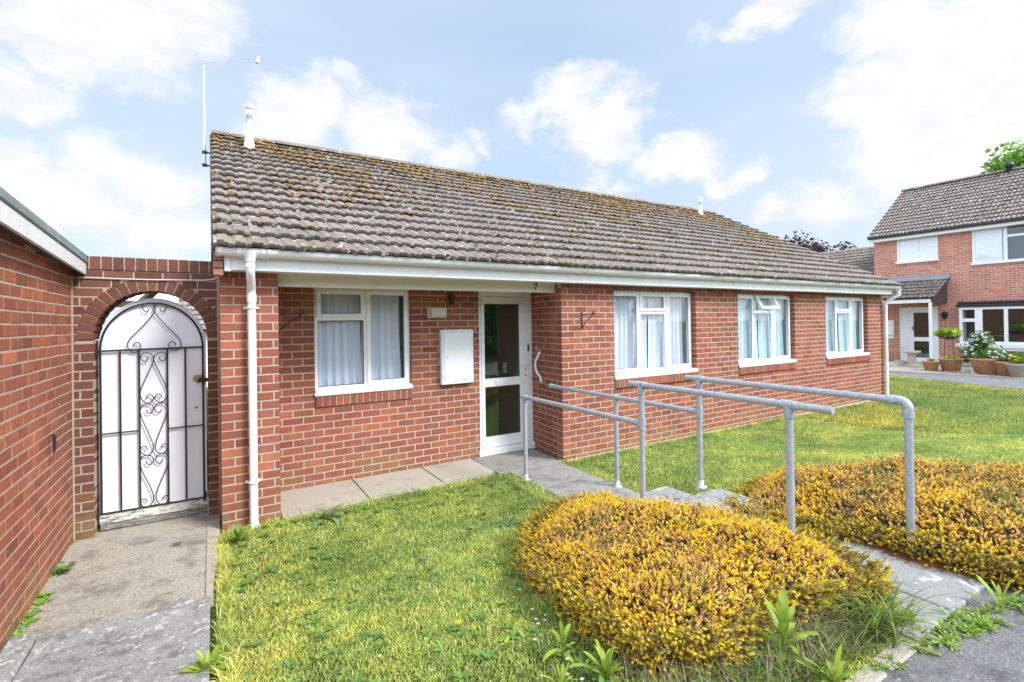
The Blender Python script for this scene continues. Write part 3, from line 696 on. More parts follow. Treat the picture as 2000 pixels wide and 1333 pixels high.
# small dark sensor lamp
c=P(882,585,1,YB-.04); sl=thing('sensor_lamp','small dark green sensor fitting above the oblong wall lamp','sensor',(c[0],YB,c[2]))
s=MB(); s.box(c[0]-.035,c[0]+.035,YB-.05,YB-.003,c[2]-.01,c[2]+.06,.012); s.lathe((c[0],YB-.045,c[2]-.07),[(.001,0),(.02,.006),(.03,.03),(.034,.07)],16); s.build('sensor_body',M['black_iron'],sl)
s=MB(); s.lathe((c[0],YB-.045,c[2]-.085),[(.001,0),(.012,.004),(.014,.018)],12); s.build('sensor_bulb',M['grey_plastic'],sl)
# key safe and grab rail on the return wall


def ret(x,y,w=0.0):
    o=A3+Nr*w; n=Nr; d=ray(x,y); t=((o-CAM)@n)/(d@n); return CAM+d*t

k0=ret(1050,681,.03); ks=thing('key_safe','small grey key safe on the brick wall right of the front door','key safe',tuple(k0))
s=MB(); s.obox(k0-Ur*.03+Nr*-.028-Z1*.045,Ur,Nr,Z1,(.06,.045,.085),.006); s.build('safe_body',M['grey_plastic'],ks)
s=MB(); s.obox(k0-Ur*.018+Nr*.018-Z1*.03,Ur,Nr,Z1,(.036,.012,.055),.004); s.build('safe_cover',M['galvanised'],ks)
p1=ret(1054,688,.01);p2=ret(1057,745,.01);m1=ret(1046,703,.06);m2=ret(1045,718,.06)
gr=thing('grab_rail','curved white grab rail on the brick wall under the key safe','grab rail',tuple(p2))
s=MB(); tp=[p1+Nr*.012,ret(1052,694,.03),ret(1046,705,.055),ret(1045,716,.055),ret(1049,729,.05),ret(1056,737,.025),p2+Nr*.012]
s.tube(tp,.016,14); s.build('rail_bar',M['white_upvc'],gr)
s=MB()
for p in (p1,p2): s=MB(); s.obox(p-Ur*.02-Nr*.008-Z1*.022,Ur,Nr,Z1,(.04,.008,.044),.003); s.build('fixing_plate',M['white_upvc'],gr)
# hanging basket brackets
def hbracket(name_label,W,O_,sc=1,rev=False):
    """W: outward dir of the arm, O_: top of the back strip on the wall"""
    O_=np.asarray(O_,float); b=thing('hanging_bracket',name_label,'bracket',tuple(O_))
    s=MB(); T=np.cross(W,Z1)
    s.obox(O_-T*.010-Z1*.23*sc+W*.0,T,W,Z1,(.020,.006,.25*sc),.002); s.build('back_strip',M['black_iron'],b)
    s=MB(); tip=O_+W*.26*sc; s.tube([O_+W*.004-Z1*.02,tip-Z1*.01],.005,8); s.tube([O_-Z1*.215*sc+W*.01,O_-Z1*.16*sc+W*.06*sc,O_-Z1*.07*sc+W*.17*sc,tip-Z1*.015],.006,8)
    s.tube([O_-Z1*.215*sc+W*.01+Z1*.02,O_-Z1*.19*sc+W*.035,O_-Z1*.17*sc+W*.02],.004,8)
    c=tip+Z1*.005
    s.tube([c+W*.028*math.cos(q)+Z1*(.028*math.sin(q)-.028) for q in np.linspace(1.5,-4.2,16)],.0045,8); s.tube([tip-Z1*.01,tip+Z1*.035-W*.005],.005,8); s.build('arm',M['black_iron'],b)
o_=P(1136,612,1,-.004); hbracket('black iron basket bracket on the brickwork left of the three-light windows',-Y0,o_,.9)
o_=np.array([-LP+.004,.42,P(590,612,1,.5)[2]]); hbracket('black iron basket bracket inside the porch recess beside the pillar',X0,o_,1.0)
# ================================================================ GARDEN WALL WITH ARCH
YW=.46; ax0,ax1=-4.75,-3.69; cxa=-4.20; R_=.412; zs=-.525; rz=.425; tk=.113
gwall=thing('arched_garden_wall','dark brick garden wall with a round brick arch between garage and bungalow','garden wall',((ax0+ax1)/2,YW+.05,G))
def aclip(p,q,z):
    c=cxa-ax0
    if z<zs: hw=R_
    else:
        t=(z-zs)/(rz+tk)
        if t>=1: return [(p,q)]
        hw=max((R_+tk)*math.sqrt(1-t*t),0)
    out=[]
    if c-hw-p>.012: out.append((p,min(q,c-hw)))
    if q-(c+hw)>.012: out.append((max(p,c+hw),q))
    return out
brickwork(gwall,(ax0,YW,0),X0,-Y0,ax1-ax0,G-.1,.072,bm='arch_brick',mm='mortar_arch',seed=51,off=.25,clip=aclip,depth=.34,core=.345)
mb=MB(); mm=MB(); rs=np.random.default_rng(52); n=21
for k in range(n):
    a0=math.pi*(k+.095)/n; a1=math.pi*(k+.905)/n; V=[]
    pr=.002+rs.uniform(0,.002)
    for y in (YW-pr,YW+.342):
        for (rr,a) in ((0,a0),(tk,a0),(tk,a1),(0,a1)):
            V.append((cxa-math.cos(a)*(R_+rr),y,zs+math.sin(a)*(rz+rr)))
    mb.add(V,[(0,1,2,3),(4,7,6,5),(0,4,5,1),(1,5,6,2),(2,6,7,3),(3,7,4,0)],brickcol(rs))
m=64
for k in range(m):
    a0=math.pi*k/m;a1=math.pi*(k+1)/m;V=[]
    for y in (YW+.0052,YW+.33):
        for (rr,a) in ((.003,a0),(tk+.05,a0),(tk+.05,a1),(.003,a1)): V.append((max(ax0,min(ax1,cxa-math.cos(a)*(R_+rr))),y,min(.07,zs+math.sin(a)*(rz+rr))))
    mm.add(V,[(0,1,2,3),(4,7,6,5),(0,4,5,1),(2,6,7,3)])
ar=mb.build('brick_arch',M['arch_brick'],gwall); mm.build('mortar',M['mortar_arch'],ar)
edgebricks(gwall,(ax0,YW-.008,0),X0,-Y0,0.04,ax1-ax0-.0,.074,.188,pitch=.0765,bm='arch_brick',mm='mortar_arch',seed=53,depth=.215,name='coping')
# cable clipped along the arch wall
cb=MB(); pts=[P(x,y,1,YW-.012) for x,y in ((153,542),(180,543),(230,545),(290,547),(350,547.5),(400,548),(418,546),(428,540))]+[P(436,533,1,.0-.012),P(446,526,1,-.012),P(456,523,1,-.03)]
cb.tube(pts,.0065,8); tag(cb.build('electric_cable',M['cable_grey']),'thin grey electric cable sagging across the dark brick wall above the arch','cable')
s=MB(); s.box(-4.752,-4.738,YW-.012,YW+.01,G-.05,.03,.003); s.build('corner_mortar',M['mortar_arch'],gwall)
s=MB(); s.box(-3.706,-3.688,YW-.012,YW+.01,G-.05,.07,.003); s.build('corner_mortar',M['mortar_arch'],gwall)
# ---- gate
YG=.545
gate=thing('garden_gate','white arched garden gate with black iron scrollwork in the brick arch','gate',(cxa,YG,G))
def gp(x,y,yy=YG): return P(x,y,1,yy)
gx0,gx1=gp(193,900)[0]+.0,gp(404,850)[0]; gc=(gx0+gx1)/2; ghw=(gx1-gx0)/2; gzb=G+.02
z_a=gp(193,1026)[2]; z_b=gp(197,1010)[2]; ztop=gp(300,583)[2]; zbar=-.615
def ellpts(hw,ztop_,zsp,n=40,zc=None): return [(gc-math.cos(math.pi*k/n)*hw,zsp+math.sin(math.pi*k/n)*(ztop_-zsp)) for k in range(n+1)]
s=MB(); pl_=[(gx1,z_b),(gx0,z_b)]+ellpts(ghw,ztop,zbar+.02)
n=len(pl_); V=[(x,YG+.02,z) for x,z in pl_]+[(x,YG+.038,z) for x,z in pl_]
s.add(V,[tuple(range(n))[::-1],tuple(range(n,2*n))]+[((i+1)%n,i,n+i,n+(i+1)%n) for i in range(n)]); s.build('white_panel',M['gate_white'],gate)
# slightly raised rim on the panel edge
s=MB(); rim=[(x,YG+.017,z) for x,z in [(gx0+.006,z_b)]+ellpts(ghw-.006,ztop-.006,zbar+.02)+[(gx1-.006,z_b)]]; s.tube(rim,.008,6); s.build('panel_rim',M['gate_white'],gate)
s=MB(); s.box(gx0,gx1,YG-.002,YG+.036,z_a,z_b+.028,.003)
for sx in (.07,.42,.75):
    p=(gx0+sx*(gx1-gx0)/.8*.8,YG-.003,(z_a+z_b)/2); s.lathe(p,[(.001,0),(.006,.0)],8)
s.build('bottom_rail',M['peeling_paint'],gate)
s=MB(); s.box(gx0+.004,gx1,YG+.004,YG+.034,gzb+.0,z_a-.002,.004); s.build('weathered_board',M['weathered_board'],gate)
r_=.0085
ix0,ix1=gp(197,800)[0],gp(397,780)[0]; gci=(ix0+ix1)/2; YI=YG-.004
s=MB()
arc=[(gci-math.cos(math.pi*k/40)*(ix1-ix0)/2,YI,zbar+math.sin(math.pi*k/40)*((ztop-.045)-zbar)) for k in range(41)]
zib=gp(197,1006)[2]+.004
s.tube([(ix0,YI,zib)]+arc+[(ix1,YI,zib)],r_,8)
s.tube([(ix0-.05,YI,zbar-.01),(ix1,YI,zbar)],r_,8); s.tube([(ix0-.03,YI,zib),(ix1+.012,YI,zib)],r_*1.05,8)
vx=[gp(235.5,800)[0],gp(272.7,800)[0],gp(328,800)[0],gp(363,800)[0]]
for x in vx: s.tube([(x,YI,zbar),(x,YI,zib)],r_*.85,8)
zc=gp(235,845)[2]; s.tube([(ix0,YI,zc),(vx[1],YI,zc)],r_*.8,8); zc2=gp(360,834)[2]; s.tube([(vx[2],YI,zc2),(ix1,YI,zc2)],r_*.8,8)
s.tube([(ix1,YI,zib+.06),(ix1+.012,YI-.006,zib+.02),(ix1,YI,zib-.03)],r_*1.3,8)
s.build('iron_frame',M['black_iron'],gate)
def crom(pts,n=6):
    pts=[np.asarray(p,float) for p in pts]; pts=[2*pts[0]-pts[1]]+pts+[2*pts[-1]-pts[-2]]; out=[]
    for i in range(1,len(pts)-2):
        p0,p1,p2,p3=pts[i-1:i+3]
        for k in range(n):
            t=k/n; out.append(.5*((2*p1)+(-p0+p2)*t+(2*p0-5*p1+4*p2-p3)*t*t+(-p0+3*p1-3*p2+p3)*t**3))
    out.append(pts[-2]); return out
def scroll(raw,sc,off,xc_px):
    pts=[gp(off[0]+x/sc,off[1]+y/sc,YI-.003) for x,y in raw]
    xc=gp(off[0]+xc_px/sc,750,YI)[0]
    for sgn in (1,-1):
        q=[(p[0] if sgn==1 else 2*xc-p[0],p[1],p[2]) for p in pts]
        s=MB(); s.tube(crom(q),.0042,6); s.build('scroll',M['black_iron'],gate)
scroll([(672,222),(662,246),(635,252),(608,218),(610,188),(650,165),(700,172),(733,215),(725,262),(620,385),(500,505),(462,560),(462,615),(492,648),(540,655),(578,632),(588,598),(570,566),(540,562),(518,580),(518,600)],5.1286,(160,560),735)
scroll([(655,706),(658,732),(628,752),(592,725),(592,690),(620,668),(680,672),(716,705),(712,760),(655,890),(600,1010),(584,1075),(600,1135),(640,1166),(688,1158),(718,1120),(700,1088),(668,1086),(650,1105),(652,1125)],5.1286,(160,560),722)
scroll([(645,1238),(660,1268),(695,1262),(716,1228),(700,1186),(645,1174),(600,1198),(584,1250),(600,1320),(640,1410),(690,1520),(716,1600),(708,1650),(670,1686),(625,1684),(586,1650),(590,1618),(620,1598),(650,1612),(652,1636)],5.1286,(160,560),720)
scroll([(645,515),(655,545),(690,550),(716,512),(700,470),(645,460),(600,480),(584,530),(600,610),(640,690),(700,810),(718,880),(712,920),(680,965),(630,980),(588,945),(590,912),(625,897),(650,912),(650,930)],5.1286,(160,800),720)
s=MB(); lp=gp(402,741); s.box(lp[0]-.06,lp[0]+.03,YI-.03,YI-.008,lp[2]-.022,lp[2]+.016,.004); s.tube([(lp[0]-.07,YI-.03,lp[2]-.02),(lp[0]+.05,YI-.034,lp[2]+.012)],.008,8)
la=s.build('latch',M['black_iron'],gate)
s=MB(); c_=gp(385,740); V=[(c_[0]-.035*math.cos(t),YG+.014,c_[2]+.032*math.sin(t)) for t in np.linspace(math.pi/2,-math.pi/2,9)]+[(c_[0]+.055,YG+.014,c_[2]-.032),(c_[0]+.055,YG+.014,c_[2]+.032)]; V=[(2*c_[0]-0-x if False else x,y,z) for x,y,z in V]; s.add(V,[tuple(range(len(V)))]); s.build('brass_plate',M['brass'],gate)
s=MB(); q=gp(383,796); s.obox((q[0]-.012,YG+.008,q[2]-.012),(1,0,0),(0,1,0),(0,0,1),(.026,.012,.022),.004); s.build('rusty_bolt',M['brass'],gate)
for z in (zbar-.01,zib):
    s=MB(); s.box(ix0-.075,ix0-.02,YI-.022,YI+.02,z-.03,z+.012,.003); s.tube([(ix0-.055,YI-.01,z-.08),(ix0-.055,YI-.01,z+.03)],.009,8); s.build('hinge',M['black_iron'],gate)
# ================================================================ GARAGE
XG=-4.75; gar=thing('brick_garage','red brick garage flank with white fascia and grey felt roof edge along the left path','garage',(-6.3,-1.6,G))
gtop=lambda y: .045-(y-.38)*.047
# wall top follows under the fascia; rows clipped by a sloping line
brickwork(gar,(XG,-3.4,0),Y0,X0,3.4+YW+.09,G-.12,.17,bm='garage_brick',mm='mortar_garage',seed=61,off=.5,clip=lambda p,q,z:[(p,min(q,(.38+(.045-z)/.047+.45)+3.4))] if z>.02 else [(p,q)])
s=MB()
def sloped(mb,x0,x1,y0,y1,zb0,zt0,zb1,zt1):
    V=[(x0,y0,zb0),(x1,y0,zb0),(x1,y1,zb1),(x0,y1,zb1),(x0,y0,zt0),(x1,y0,zt0),(x1,y1,zt1),(x0,y1,zt1)]
    mb.add(V,[(0,3,2,1),(4,5,6,7),(0,1,5,4),(1,2,6,5),(2,3,7,6),(3,0,4,7)])
zf=lambda a,y: a+(.38-y)*.0465
f0=lambda y:.033+(.38-y)*.0465; f1=lambda y:.124+(.38-y)*.0535; f2=lambda y:.222+(.38-y)*.049
sloped(s,-4.672,-4.65,-3.4,YW-.02,f0(-3.4),f1(-3.4)-.001,f0(YW),f1(YW)-.001); s.build('fascia',M['white_upvc'],gar)
s=MB(); V=[]
for y in (-3.4,YW+.05):
    V+=[(-4.648,y,f1(y)),(-4.640,y,f1(y)+.012),(-4.652,y,f2(y)-.02),(-4.70,y,f2(y)),(-8,y,f2(y)+.02),(-8,y,f1(y)),(-4.70,y,f1(y))]
s.add(V,[(i,i+1,8+i,7+i) for i in range(6)]+[(6,0,7,13),tuple(range(7))[::-1],tuple(range(7,14))]); s.build('felt_roof',M['felt_grey'],gar)
s=MB(); sloped(s,-4.86,-4.655,-3.4,YW-.001,f0(-3.4)+.03,f1(-3.4)-.004,f0(YW)+.03,f1(YW)-.004); s.build('eaves_board',M['dark_wood'],gar)
s=MB(); s.box(-8,-4.87,-3.4,.45,G-.1,.02); s.build('garage_core',M['room_dark'],gar)
# screws on fascia
gfa=[c for c in gar.children if c.name.startswith('fascia')][0]
for y in np.arange(-1.4,.4,.28):
    for k in (.25,.72):
        z=f0(y)+(f1(y)-f0(y))*k; s=MB(); s.tube([(-4.6505,y,z),(-4.647,y,z)],.004,6); s.build('fixing_screw',M['grey_mast'],gfa)
h_=P(96,852,0,XG+.01); s=MB(); s.tube([h_,h_+np.array([.03,0,.005]),h_+np.array([.035,-.005,-.02])],.006,8); s.tube([h_+np.array([.03,0,0]),h_+np.array([.026,.004,-.06]),h_+np.array([.03,-.004,-.10]),h_+np.array([.024,.003,-.13])],[.010,.009,.007,.003],8)
tag(s.build('wall_hook',M['black_iron']),'small dark iron hook hanging on the garage brick wall','hook')

# ================================================================ GROUND
def grid(name,xs,ys,zf_,mat,kind='structure',jit=0):
    xs=np.array(xs);ys=np.array(ys);Xg,Yg=np.meshgrid(xs,ys); Zg=zf_(Xg,Yg)
    V=np.stack([Xg.ravel(),Yg.ravel(),Zg.ravel()],1); nx=len(xs)
    Fn=np.array([(j*nx+i,j*nx+i+1,(j+1)*nx+i+1,(j+1)*nx+i) for j in range(len(ys)-1) for i in range(nx-1)])
    o=fastmesh(name,V,Fn,np.ones((len(V),3)),M[mat],None,True); o['kind']=kind; return o
xs=np.unique(np.concatenate([[-300,-120,-50,-20,-10],np.arange(-6,15,.25),[17,20,30,60,120,300]])); ys=np.unique(np.concatenate([[-300,-120,-50,-20,-10,-6],np.arange(-5,3,.15),[4,6,10,20,60,120,300]]))
grid('lawn',xs,ys,lambda x,y: gzn(x,y)-.012,'lawn_ground')
def slab(name,quads,mat,th=.06,b=.006,seed=1):
    """quads: (x0,x1,y0,y1,ztop) laid as separate slabs of one surface"""
    rs=np.random.default_rng(seed); s=MB()
    for q in quads:
        x0,x1,y0,y1,z=q[:5]; zz=q[5] if len(q)>5 else z; dz=rs.uniform(-.0025,.0025)
        if zz==z: s.box(x0,x1,y0,y1,z-th+dz,z+dz,b)
        else:
            V=[(x0,y0,z-th),(x1,y0,z-th),(x1,y1,zz-th),(x0,y1,zz-th),(x0,y0,z),(x1,y0,z),(x1,y1,zz),(x0,y1,zz)]
            s.add(V,[(0,3,2,1),(4,5,6,7),(0,1,5,4),(1,2,6,5),(2,3,7,6),(3,0,4,7)])
    o=s.build(name,M[mat]); o['kind']='structure'; return o
zp=-2.168
slab('porch_paving',[(-3.215,-2.42,-.035,.75,zp),(-2.41,-1.60,-.02,.75,zp),(-1.59,-.93,.11,.75,zp)],'apron_slab',seed=2)
slab('path_paving',[(-.92,.0,.02,.75,zp),(-.80,-.07,-.650,.004,zp),(-.805,-.075,-1.298,-.670,zp),(-.80,-.07,-1.66,-1.312,zp)],'paving_slab',seed=3)
# steps
s=MB(); s.box(-.86,-.02,-2.25,-1.66,G-.05,-2.02,.012); o=s.build('lower_step',M['lichen_slab']); o['kind']='structure'
s=MB(); s.box(-.88,.0,-2.85,-2.22,G-.05,-1.885,.012); o=s.build('upper_step',M['lichen_slab']); o['kind']='structure'
slab('upper_path',[(-.690,-.16,-3.335,-2.86,-1.872),(-.690,-.20,-4.02,-3.355,-1.852),(-1.10,-.708,-4.02,-3.42,-1.853),(-1.10,-.708,-3.405,-2.86,-1.865)],'path_slab',seed=4)
# side path: tamped concrete, then lichen covered slab ramp
def gpth(name,x0,x1,ylist,mat,dz,wob=.0,seed=1):
    rs=np.random.default_rng(seed); V=[];n=len(ylist)
    for y in ylist: V+=[(x0,y,gz(0,y)+dz),(x1(y)+rs.normal(0,wob),y,gz(0,y)+dz)]
    k=len(V); V+=[(x,y,z-.09) for x,y,z in V[:k]]
    fs=[(2*i,2*i+1,2*i+3,2*i+2) for i in range(n-1)]+[(2*i+1,k+2*i+1,k+2*i+3,2*i+3) for i in range(n-1)]+[(0,k,k+1,1),(2*n-2,2*n-1,k+2*n-1,k+2*n-2)]
    s=MB(); s.add(V,fs); o=s.build(name,M[mat]); o['kind']='structure'; return o
gpth('side_path',-4.752,lambda y:-3.70 if y>.3 else -3.705-.055*min(1,max(0,-y)),np.arange(1.5,-1.3,-.12),'tamped_concrete',.010,.004)
o=gpth('side_path_margin',-3.80,lambda y:-3.70 if y>.3 else -3.703-.05*min(1,max(0,-y)),np.arange(.3,-1.25,-.1),'apron_slab',.018,.004,3)
# lichen slab with an oblique front edge
e0=P(85,1247,2,G+.03);e1=P(405,1166,2,G+.03)
s=MB();V=[];m=14
for k in range(m):
    t=k/(m-1)
    for x,ya in ((-4.60,e0[1]),(-3.775,e1[1])):
        y=ya*(1-t)+(-4.0)*t; V.append((x,y,max(gz(0,y),G+.0)+.034))
K=len(V);V+=[(x,y,z-.12) for x,y,z in V]
s.add(V,[(2*i,2*i+1,2*i+3,2*i+2)[::-1] for i in range(m-1)]+[(2*i+1,K+2*i+1,K+2*i+3,2*i+3) for i in range(m-1)]+[(0,K,K+1,1)]+[(2*i,2*i+2,K+2*i+2,K+2*i) for i in range(m-1)])
o=s.build('side_ramp',M['lichen_slab']); o['kind']='structure'
s=MB(); s.box(-4.75,-4.615,-2.2,-1.10,G-.1,G+.05,.02); o=s.build('footing_stone',M['lichen_slab']); o['kind']='structure'
# pavement in the foreground and far path
grid('pavement',np.arange(-8,14,.5),[-9,-7,-6,-5,-4.5,-4.02],lambda x,y: -1.876+0*x,'tarmac')
s=MB(); V=[(13.95,2.6,G+.012),(12.6,-1.4,G+.012),(11.8,-5,G+.012),(15.6,-5,G+.012),(15.24,-.7,G+.012),(14.75,2.6,G+.012),(14.4,9,G+.012),(13.4,9,G+.012)]
s.add(V,[(0,1,2,3,4,5),(0,5,6,7)]); o=s.build('far_path',M['far_tarmac']); o['kind']='structure'
s=MB(); V=[(14.75,9,G+.02),(14.75,2.6,G+.02),(15.24,-.7,G+.02),(15.6,-5,G+.02),(19.55,-5,G+.02),(19.55,9,G+.02)]; s.add(V,[(0,1,2,3,4,5)]); o=s.build('gravel_border',M['gravel']); o['kind']='structure'
s=MB(); kk=[(14.70,2.6),(15.19,-.7),(15.55,-5)]
for (a,b),(c,d) in zip(kk[:-1],kk[1:]):
    D=np.array([c-a,d-b,0.]);Ln=np.linalg.norm(D);D/=Ln; Nn=np.array([-D[1],D[0],0]); s.obox((a,b,G-.03),D,Nn,Z1,(Ln,.09,.08),.01)
tag(s.build('path_edging',M['kerb_stone']),'pale concrete edging between the far path and gravel border','edging')
ke=[(-1.10,.30),(-1.42,.30),(-1.76,.4)]
s=MB()
for x,l in ke: s.box(x-l+.012,x,-4.035,-3.955,-1.95,-1.862+random.uniform(-.01,.01),.008)
tag(s.build('kerb_edging',M['kerb_stone']),'weathered concrete kerb edging at the foot of the near heather bed','kerb')

# ================================================================ HANDRAILS
XA,XB=-.80,-.12; pr_=.0225
def post(par,x,y,zt,zb,flange=True,floor=None):
    s=MB(); s.tube([(x,y,zb),(x,y,zt)],pr_,20); o=s.build('post',M['galvanised'],par)
    if flange:
        s=MB(); s.lathe((x,y,zb),[(.055,0),(.055,.008),(.028,.012),(.028,.06),(.024,.064)],24); s.lathe((x,y,zb+.008),[(.055,0),(.001,0.0)],24); s.build('base_flange',M['galvanised'],o)
    return o
def tee(par,x,y,z,up=True,side=-1):
    s=MB(); s.tube([(x,y,z-.075),(x,y,z+.0)],.0285,20); s.tube([(x,y-.045,z),(x,y+.045,z)],.0285,20)
    for dz in (-.045,): 
        s.tube([(x-.027,y-.006,z+dz),(x-.034,y-.010,z+dz)],.007,8)
    s.tube([(x-.02,y-.012,z+.012),(x-.033,y-.016,z+.014)],.007,8)
    return s.build('tee_fitting',M['galvanised'],par)
def cross(par,x,y,z):
    s=MB(); s.tube([(x,y,z-.05),(x,y,z+.05)],.0285,20); s.tube([(x,y,z),(x,y+.075,z)],.0275,20); s.tube([(x-.027,y-.004,z-.01),(x-.034,y-.01,z-.01)],.007,8); s.tube([(x-.025,y+.05,z),(x-.033,y+.05,z)],.007,8)
    return s.build('side_fitting',M['galvanised'],par)
ra=thing('handrail','galvanised tube handrail on the left side of the steps with two capped upper ends','handrail',(XA,-1.9,zp))
zl=-1.255; y1=P(1025,780,0,XA)[1]; y2=P(1253,780,0,XA)[1]; y3=P(1541,800,0,XA)[1]; zu=P(1400,772,0,XA)[2]; ya,yb=P(1230,748,0,XA)[1],P(1625,800,0,XA)[1]
post(ra,XA,y1,zl-.02,zp); post(ra,XA,y2,zu-.02,-2.02); post(ra,XA,y3,zu-.02,-1.87,False)
s=MB(); s.tube([(XA,y1-.0,zl),(XA,y2,zl)],pr_,20); s.build('rail',M['galvanised'],ra)
s=MB(); s.tube([(XA,ya,zu),(XA,yb,zu)],pr_,20); s.tube([(XA,yb,zu),(XA,yb-.006,zu)],pr_*.97,20); s.build('rail',M['galvanised'],ra)
tee(ra,XA,y1,zl); cross(ra,XA,y2,zl); tee(ra,XA,y2,zu); tee(ra,XA,y3,zu)
rb=thing('handrail','galvanised tube handrail on the right side of the steps ending in a bent corner post','handrail',(XB,-1.9,zp))
y1=P(1203,800,0,XB)[1]; y2=P(1366,800,0,XB)[1]; y3=P(1778,1000,0,XB)[1]; ya=P(1340,738,0,XB)[1]; zlB=-1.232; zuB=P(1560,761,0,XB)[2]
post(rb,XB,y1,zlB-.02,zp); post(rb,XB,y2,zuB-.02,-1.885); post(rb,XB,y3,zuB-.08,-1.88,False)
s=MB(); s.tube([(XB,.06,zlB),(XB,y2,zlB)],pr_,20); s.build('rail',M['galvanised'],rb)
s=MB(); s.tube([(XB,ya,zuB),(XB,y3+.04,zuB)],pr_,20); s.build('rail',M['galvanised'],rb)
s=MB(); s.tube([(XB,y3+.10,zuB),(XB,y3+.05,zuB)]+[(XB,y3+.05-.05*math.sin(t),zuB-.05+.05*math.cos(t)) for t in np.linspace(0,math.pi/2,8)]+[(XB,y3,zuB-.10)],.0285,20); s.build('elbow_fitting',M['galvanised'],rb)
tee(rb,XB,y1,zlB); cross(rb,XB,y2,zlB); tee(rb,XB,y2,zuB)
s=MB(); s.tube([(XB,.045,zlB),(XB,.10,zlB)],.0285,18); s.tube([(XB,.06,zlB),(XB+.10,.10,zlB+.0)],.012,8); s.obox((.015,.06,zlB-.045),(0,1,0),(-1,0,0),Z1,(.07,.01,.10),.003); s.build('wall_bracket',M['galvanised'],rb)

# ================================================================ AERIAL
ap=P(400,315,1,3.95); aer=thing('tv_aerial','thin television aerial on a tall mast beside the left roof verge','aerial',tuple(ap))
s=MB(); mtop=P(401,130,1,3.95); s.tube([(ap[0],3.95,ap[2]-.08),(ap[0],3.95,mtop[2])],.016,8); s.build('mast',M['grey_mast'],aer)
for py in (298,323):
    z=P(400,py,1,3.95)[2]; s=MB(); s.tube([(ap[0]-.03,3.95,z),(-3.70,3.95,z)],.012,8); s.box(ap[0]-.035,ap[0]+.03,3.92,3.98,z-.02,z+.02,.004); s.build('mast_bracket',M['black_iron'],aer)
e_=P(474,142,1,3.95); b_=P(385,117,1,3.95); 
b0=np.array([ap[0]-.18,4.1,mtop[2]+.04]); b1=np.array([ap[0]+.72,3.2,mtop[2]-.03]); D=(b1-b0)
s=MB(); s.tube([b0,b1],.0016,6); s.build('boom',M['pale_stoneware'],aer)
s=MB(); Dn=D/np.linalg.norm(D); Tn=np.cross(Dn,Z1)
for k in range(4):
    c=b0+D*(.1+.2*k); l=.09; s.tube([c-Tn*l*.3+Z1*l*.5,c+Tn*l*.3-Z1*l*.5],.0015,5)
c=b0+D*.93; s.obox(c-Tn*.02-Z1*.08,Tn*.94+Z1*.34,Dn,Z1*.94-Tn*.34,(.03,.05,.13),.008); s.build('element',M['pale_stoneware'],aer)
# ================================================================ GRASS
def inpoly(x,y,poly):
    x=np.asarray(x);y=np.asarray(y);c=np.zeros(x.shape,bool);n=len(poly)
    for i in range(n):
        x1,y1=poly[i];x2,y2=poly[(i+1)%n]
        with np.errstate(divide='ignore',invalid='ignore'):
            c^=((y1>y)!=(y2>y))&(x<(x2-x1)*(y-y1)/(y2-y1+1e-12)+x1)
    return c
def pdist(x,y,poly):
    d=np.full(np.shape(x),1e9);n=len(poly)
    for i in range(n):
        a=np.array(poly[i]);b=np.array(poly[(i+1)%n]);ab=b-a;t=np.clip(((x-a[0])*ab[0]+(y-a[1])*ab[1])/(ab@ab),0,1)
        d=np.minimum(d,np.hypot(x-a[0]-t*ab[0],y-a[1]-t*ab[1]))
    return d
BED1=[(-.90,-1.42),(-1.25,-1.47),(-1.60,-1.68),(-1.86,-2.02),(-2.06,-2.45),(-2.16,-2.95),(-2.20,-3.42),(-1.95,-3.66),(-1.5,-3.57),(-1.02,-3.80),(-.84,-3.74),(-.66,-3.42),(-.56,-3.0),(-.60,-2.45),(-.72,-1.95),(-.76,-1.6)]
BED2=[(-.20,-2.50),(.55,-2.18),(1.15,-2.32),(1.62,-2.80),(1.95,-3.4),(2.1,-4.0),(2.0,-4.45),(.6,-4.55),(.02,-4.42),(-.16,-4.05),(-.20,-3.5),(-.34,-3.15),(-.36,-2.75)]
def keepout(x,y):
    k=(x>-3.22)&(x<-.90)&(y>-.02); k|=(x>-.81)&(x<-.06)&(y>-4.5); k|=(x>-.93)&(x<.02)&(y>.0)
    k|=(y>-.02)&(x<8.76); k|=(x>-.89)&(x<.01)&(y<-1.63)&(y>-2.88); k|=(x>-1.11)&(y<-2.86)&(x<-.15)&(y>-4.05)
    k|=(x<-3.74)|((x<-3.69)&(y>-.05)); k|=(y<-4.0)
    k|=(x>13.95-(2.2-y)*.41)
    return k
def fbm(x,y,s,seed=0):
    r=np.random.default_rng(seed); v=0;a=1;t=0
    for o in range(4):
        ph=r.uniform(0,6.28,4);an=r.uniform(0,6.28,2); v=v+a*(np.sin(s*(x*math.cos(an[0])+y*math.sin(an[0]))+ph[0]+1.3*np.sin(s*.7*y+ph[1]))*np.sin(s*(x*math.cos(an[1])+y*math.sin(an[1]))+ph[2])); t+=a;a*=.6;s*=2.1
    return v/t
